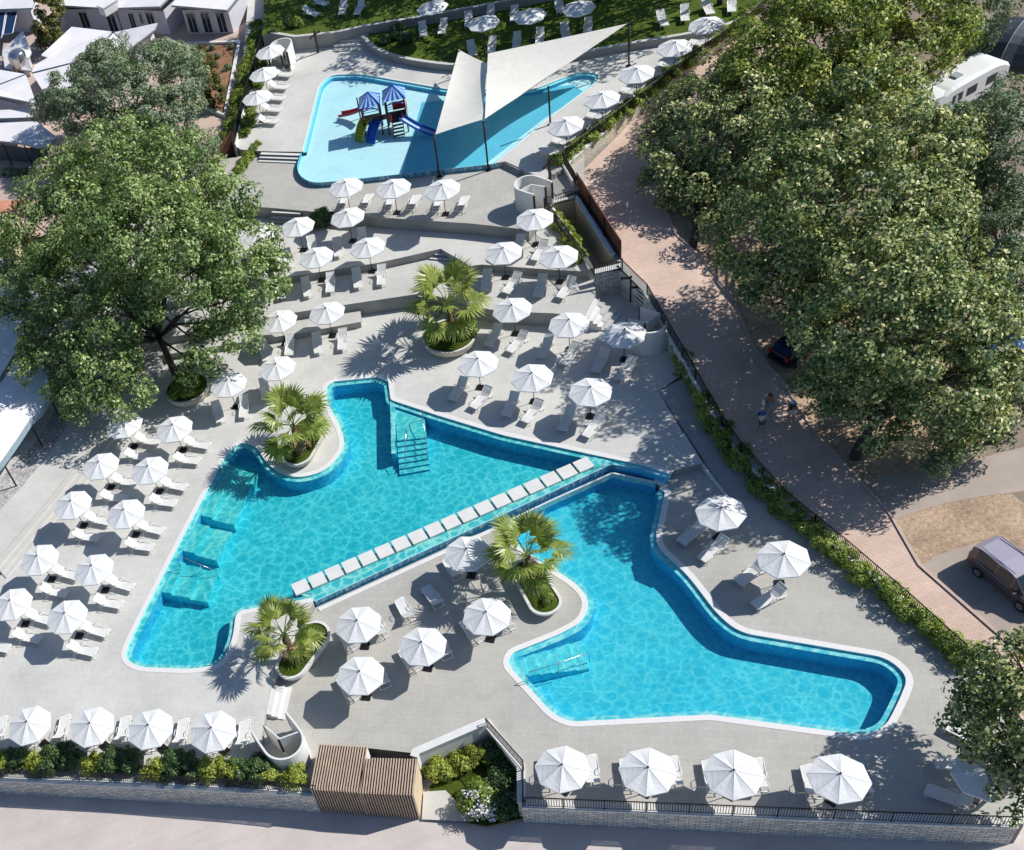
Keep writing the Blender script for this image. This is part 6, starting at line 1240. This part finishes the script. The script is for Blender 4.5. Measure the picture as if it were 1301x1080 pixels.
def caravan(label, px, py, d, Ln, name='caravan', hw=1.15, H_=2.6, m='car_white'):
    p = east(px, py); q_ = east(*d); f = (q_ - p); root = empty(name, p, math.atan2(f.y, f.x)); mb = MB(); prof = []
    for t in range(13):
        x = -Ln / 2 + Ln * t / 12; e = abs(2 * t / 12 - 1) ** 5; prof.append((x, H_ - .55 * e))
    for (x0, z0), (x1, z1) in zip(prof, prof[1:]):
        pts0 = [(x0, -hw, .5), (x0, -hw, z0 - .22), (x0, -hw + .22, z0), (x0, hw - .22, z0), (x0, hw, z0 - .22), (x0, hw, .5)]; pts1 = [(x1, y, z + (z1 - z0) * (z > .5)) for x, y, z in pts0]
        for k in range(5): mb.face([pts0[k], pts1[k], pts1[k + 1], pts0[k + 1]], m)
    for i in (0, -1): x, z = prof[i]; mb.face([(x, -hw, .5), (x, -hw, z - .22), (x, -hw + .22, z), (x, hw - .22, z), (x, hw, z - .22), (x, hw, .5)], m)
    mb.build('body', root)
    for x in (-1.6, 0.2, 1.5):
        for s in (-1, 1): mb = MB(); mb.box((x, s * (hw + .005), 1.6), (.9, .03, .6), 'glass'); mb.build('window', root)
    for s in (-1, 1): w_ = empty('wheel', (-.2, s * hw * .95, .33)); w_.parent = root; mb = MB(); mb.tube([(0, -.1, 0), (0, .1, 0)], .33, 'rubber', 16); mb.build('tyre', w_)
    mb = MB(); mb.box((.9, .2, H_ + .06), (.6, .6, .12), 'roof_edge'); mb.build('roof_hatch', root); return tag(root, label, 'caravan')
caravan('white caravan with rounded roof end near the top right', 1214, 132, (1190, 145), 6.4); caravan('white camper van in tree shade left of the white caravan', 1158, 160, (1133, 170), 5.2, 'camper_van', 1.0, 2.4)
p = east(1290, 62); root = empty('dome_tent', p, .5); mb = MB(); N = 12
G = [[(2.6 * math.cos(a) * 1.0, (-2.2 + 4.4 * j / 6), 2.0 * math.sin(a) * (1 - .25 * (abs(j - 3) / 3) ** 2)) for a in [PI * i / N for i in range(N + 1)]] for j in range(7)]
for j in range(6):
    for i in range(N): mb.face([G[j][i], G[j][i + 1], G[j + 1][i + 1], G[j + 1][i]], 'tent_grey' if j in (2,) else 'tent')
mb.face(G[0], 'tent_grey'); mb.face(list(reversed(G[-1])), 'tent'); mb.build('cloth', root, True); mb = MB(); [mb.tube([Vector(v) * 1.01 for v in G[j]], .035, 'awning_side', 5) for j in (0, 3, 6)]; mb.build('arch_pole', root); tag(root, 'navy domed tent with grey panel at the top right corner', 'tent')
# ------------------------------------------------------------------ people
def skin_mesh(name, verts, edges, radii, m, parent):
    me = bpy.data.meshes.new(name); me.from_pydata(verts, edges, []); o = bpy.data.objects.new(name, me); COL.objects.link(o); sk = o.modifiers.new('skin', 'SKIN'); o.modifiers.new('sub', 'SUBSURF').levels = 1
    for v, r in zip(me.skin_vertices[0].data, radii): v.radius = (r, r) if not isinstance(r, tuple) else r
    me.skin_vertices[0].data[0].use_root = True
    dg = bpy.context.evaluated_depsgraph_get(); m2 = bpy.data.meshes.new_from_object(o.evaluated_get(dg)); bpy.data.objects.remove(o); m2.name = name; m2.materials.clear(); m2.materials.append(M[m]); m2.polygons.foreach_set('use_smooth', [True] * len(m2.polygons))
    o = bpy.data.objects.new(name, m2); COL.objects.link(o); o.parent = parent; return o
def person(px, py, rz, label, shirt, shorts, hat=None, pack=None, stride=.22, bag=None, sleeve=.5):
    p = east(px, py); root = empty('person', p, rz); s = stride
    J = dict(pel=(0, 0, .93), ch=(.02, 0, 1.25), nk=(.03, 0, 1.46), hd=(.06, 0, 1.6), tp=(.06, 0, 1.72), ls=(.02, .19, 1.4), le=(-.06, .25, 1.13), lw=(.1, .27, .92), lh=(.15, .27, .84), rs=(.02, -.19, 1.4), re=(.0, -.25, 1.12), rw=(.16, -.26, .95), rh=(.22, -.26, .88),
             lp=(0, .1, .9), lk=(s * .6, .11, .5), la=(s, .11, .09), lf=(s + .17, .11, .04), rp=(0, -.1, .9), rk=(-s * .1, -.11, .5), ra=(-s, -.11, .12), rf=(-s + .16, -.11, .04))
    names = list(J); E_ = [('pel', 'ch'), ('ch', 'nk'), ('nk', 'hd'), ('hd', 'tp'), ('ch', 'ls'), ('ls', 'le'), ('le', 'lw'), ('lw', 'lh'), ('ch', 'rs'), ('rs', 're'), ('re', 'rw'), ('rw', 'rh'), ('pel', 'lp'), ('lp', 'lk'), ('lk', 'la'), ('la', 'lf'), ('pel', 'rp'), ('rp', 'rk'), ('rk', 'ra'), ('ra', 'rf')]
    R_ = dict(pel=.14, ch=.15, nk=.055, hd=.1, tp=.08, ls=.065, le=.045, lw=.034, lh=.04, rs=.065, re=.045, rw=.034, rh=.04, lp=.1, lk=.065, la=.045, lf=.035, rp=.1, rk=.065, ra=.045, rf=.035)
    skin_mesh('body', [J[n] for n in names], [(names.index(a), names.index(b)) for a, b in E_], [R_[n] for n in names], 'skin', root)
    lerp = lambda a, b, t: tuple(Vector(J[a]).lerp(Vector(J[b]), t))
    skin_mesh('shirt', [J['pel'], J['ch'], lerp('ch', 'nk', .7), J['ls'], lerp('ls', 'le', sleeve), J['rs'], lerp('rs', 're', sleeve)], [(0, 1), (1, 2), (1, 3), (3, 4), (1, 5), (5, 6)], [.165, .175, .1, .085, .075, .085, .075], shirt, root)
    skin_mesh('shorts', [(0, 0, .95), J['lp'], lerp('lp', 'lk', .75), J['rp'], lerp('rp', 'rk', .75)], [(0, 1), (1, 2), (0, 3), (3, 4)], [.165, .125, .1, .125, .1], shorts, root)
    mb = MB(); hm = hat or 'bark'; c = Vector((.05, 0, 1.66)); mb.tube([c + Vector((0, 0, z)) for z in (-.04, .04, .1, .13)], [.118, .115, .085, .02], hm, 12)
    if hat: mb.tube([c + Vector((.02, 0, -.03)), c + Vector((.02, 0, -.015))], .17, hm, 12)
    mb.build('hat' if hat else 'hair', root, True)
    if pack: mb = MB(); mb.box((-.24, 0, 1.22), (.2, .3, .42), pack, top=(.8, .8)); mb.build('backpack', root)
    if bag: mb = MB(); mb.box((.02, -.34, 1.1), (.3, .12, .36), bag, top=(.7, .7)); mb.tube([(.02, -.3, 1.26), (.02, -.1, 1.5)], .015, bag, 4); mb.build('bag', root)
    return tag(root, label, 'person')
hd = lambda p, q_: math.atan2((east(*q_) - east(*p)).y, (east(*q_) - east(*p)).x)
person(966, 549, hd((966, 549), (985, 580)), 'person in white shirt with blue cap and dark backpack walking', 'canvas', 'tent_grey', 'car_blue', 'tent'); person(975, 526, hd((975, 526), (992, 556)), 'person in brown shirt carrying a pale bag, walking behind', 'terracotta', 'awning_side', None, None, .25, 'awning', .9)
person(1004, 535, hd((1004, 535), (1022, 565)), 'person in dark top and white cap nearest the trees', 'tent', 'canvas', 'pale_blue', None, .2)
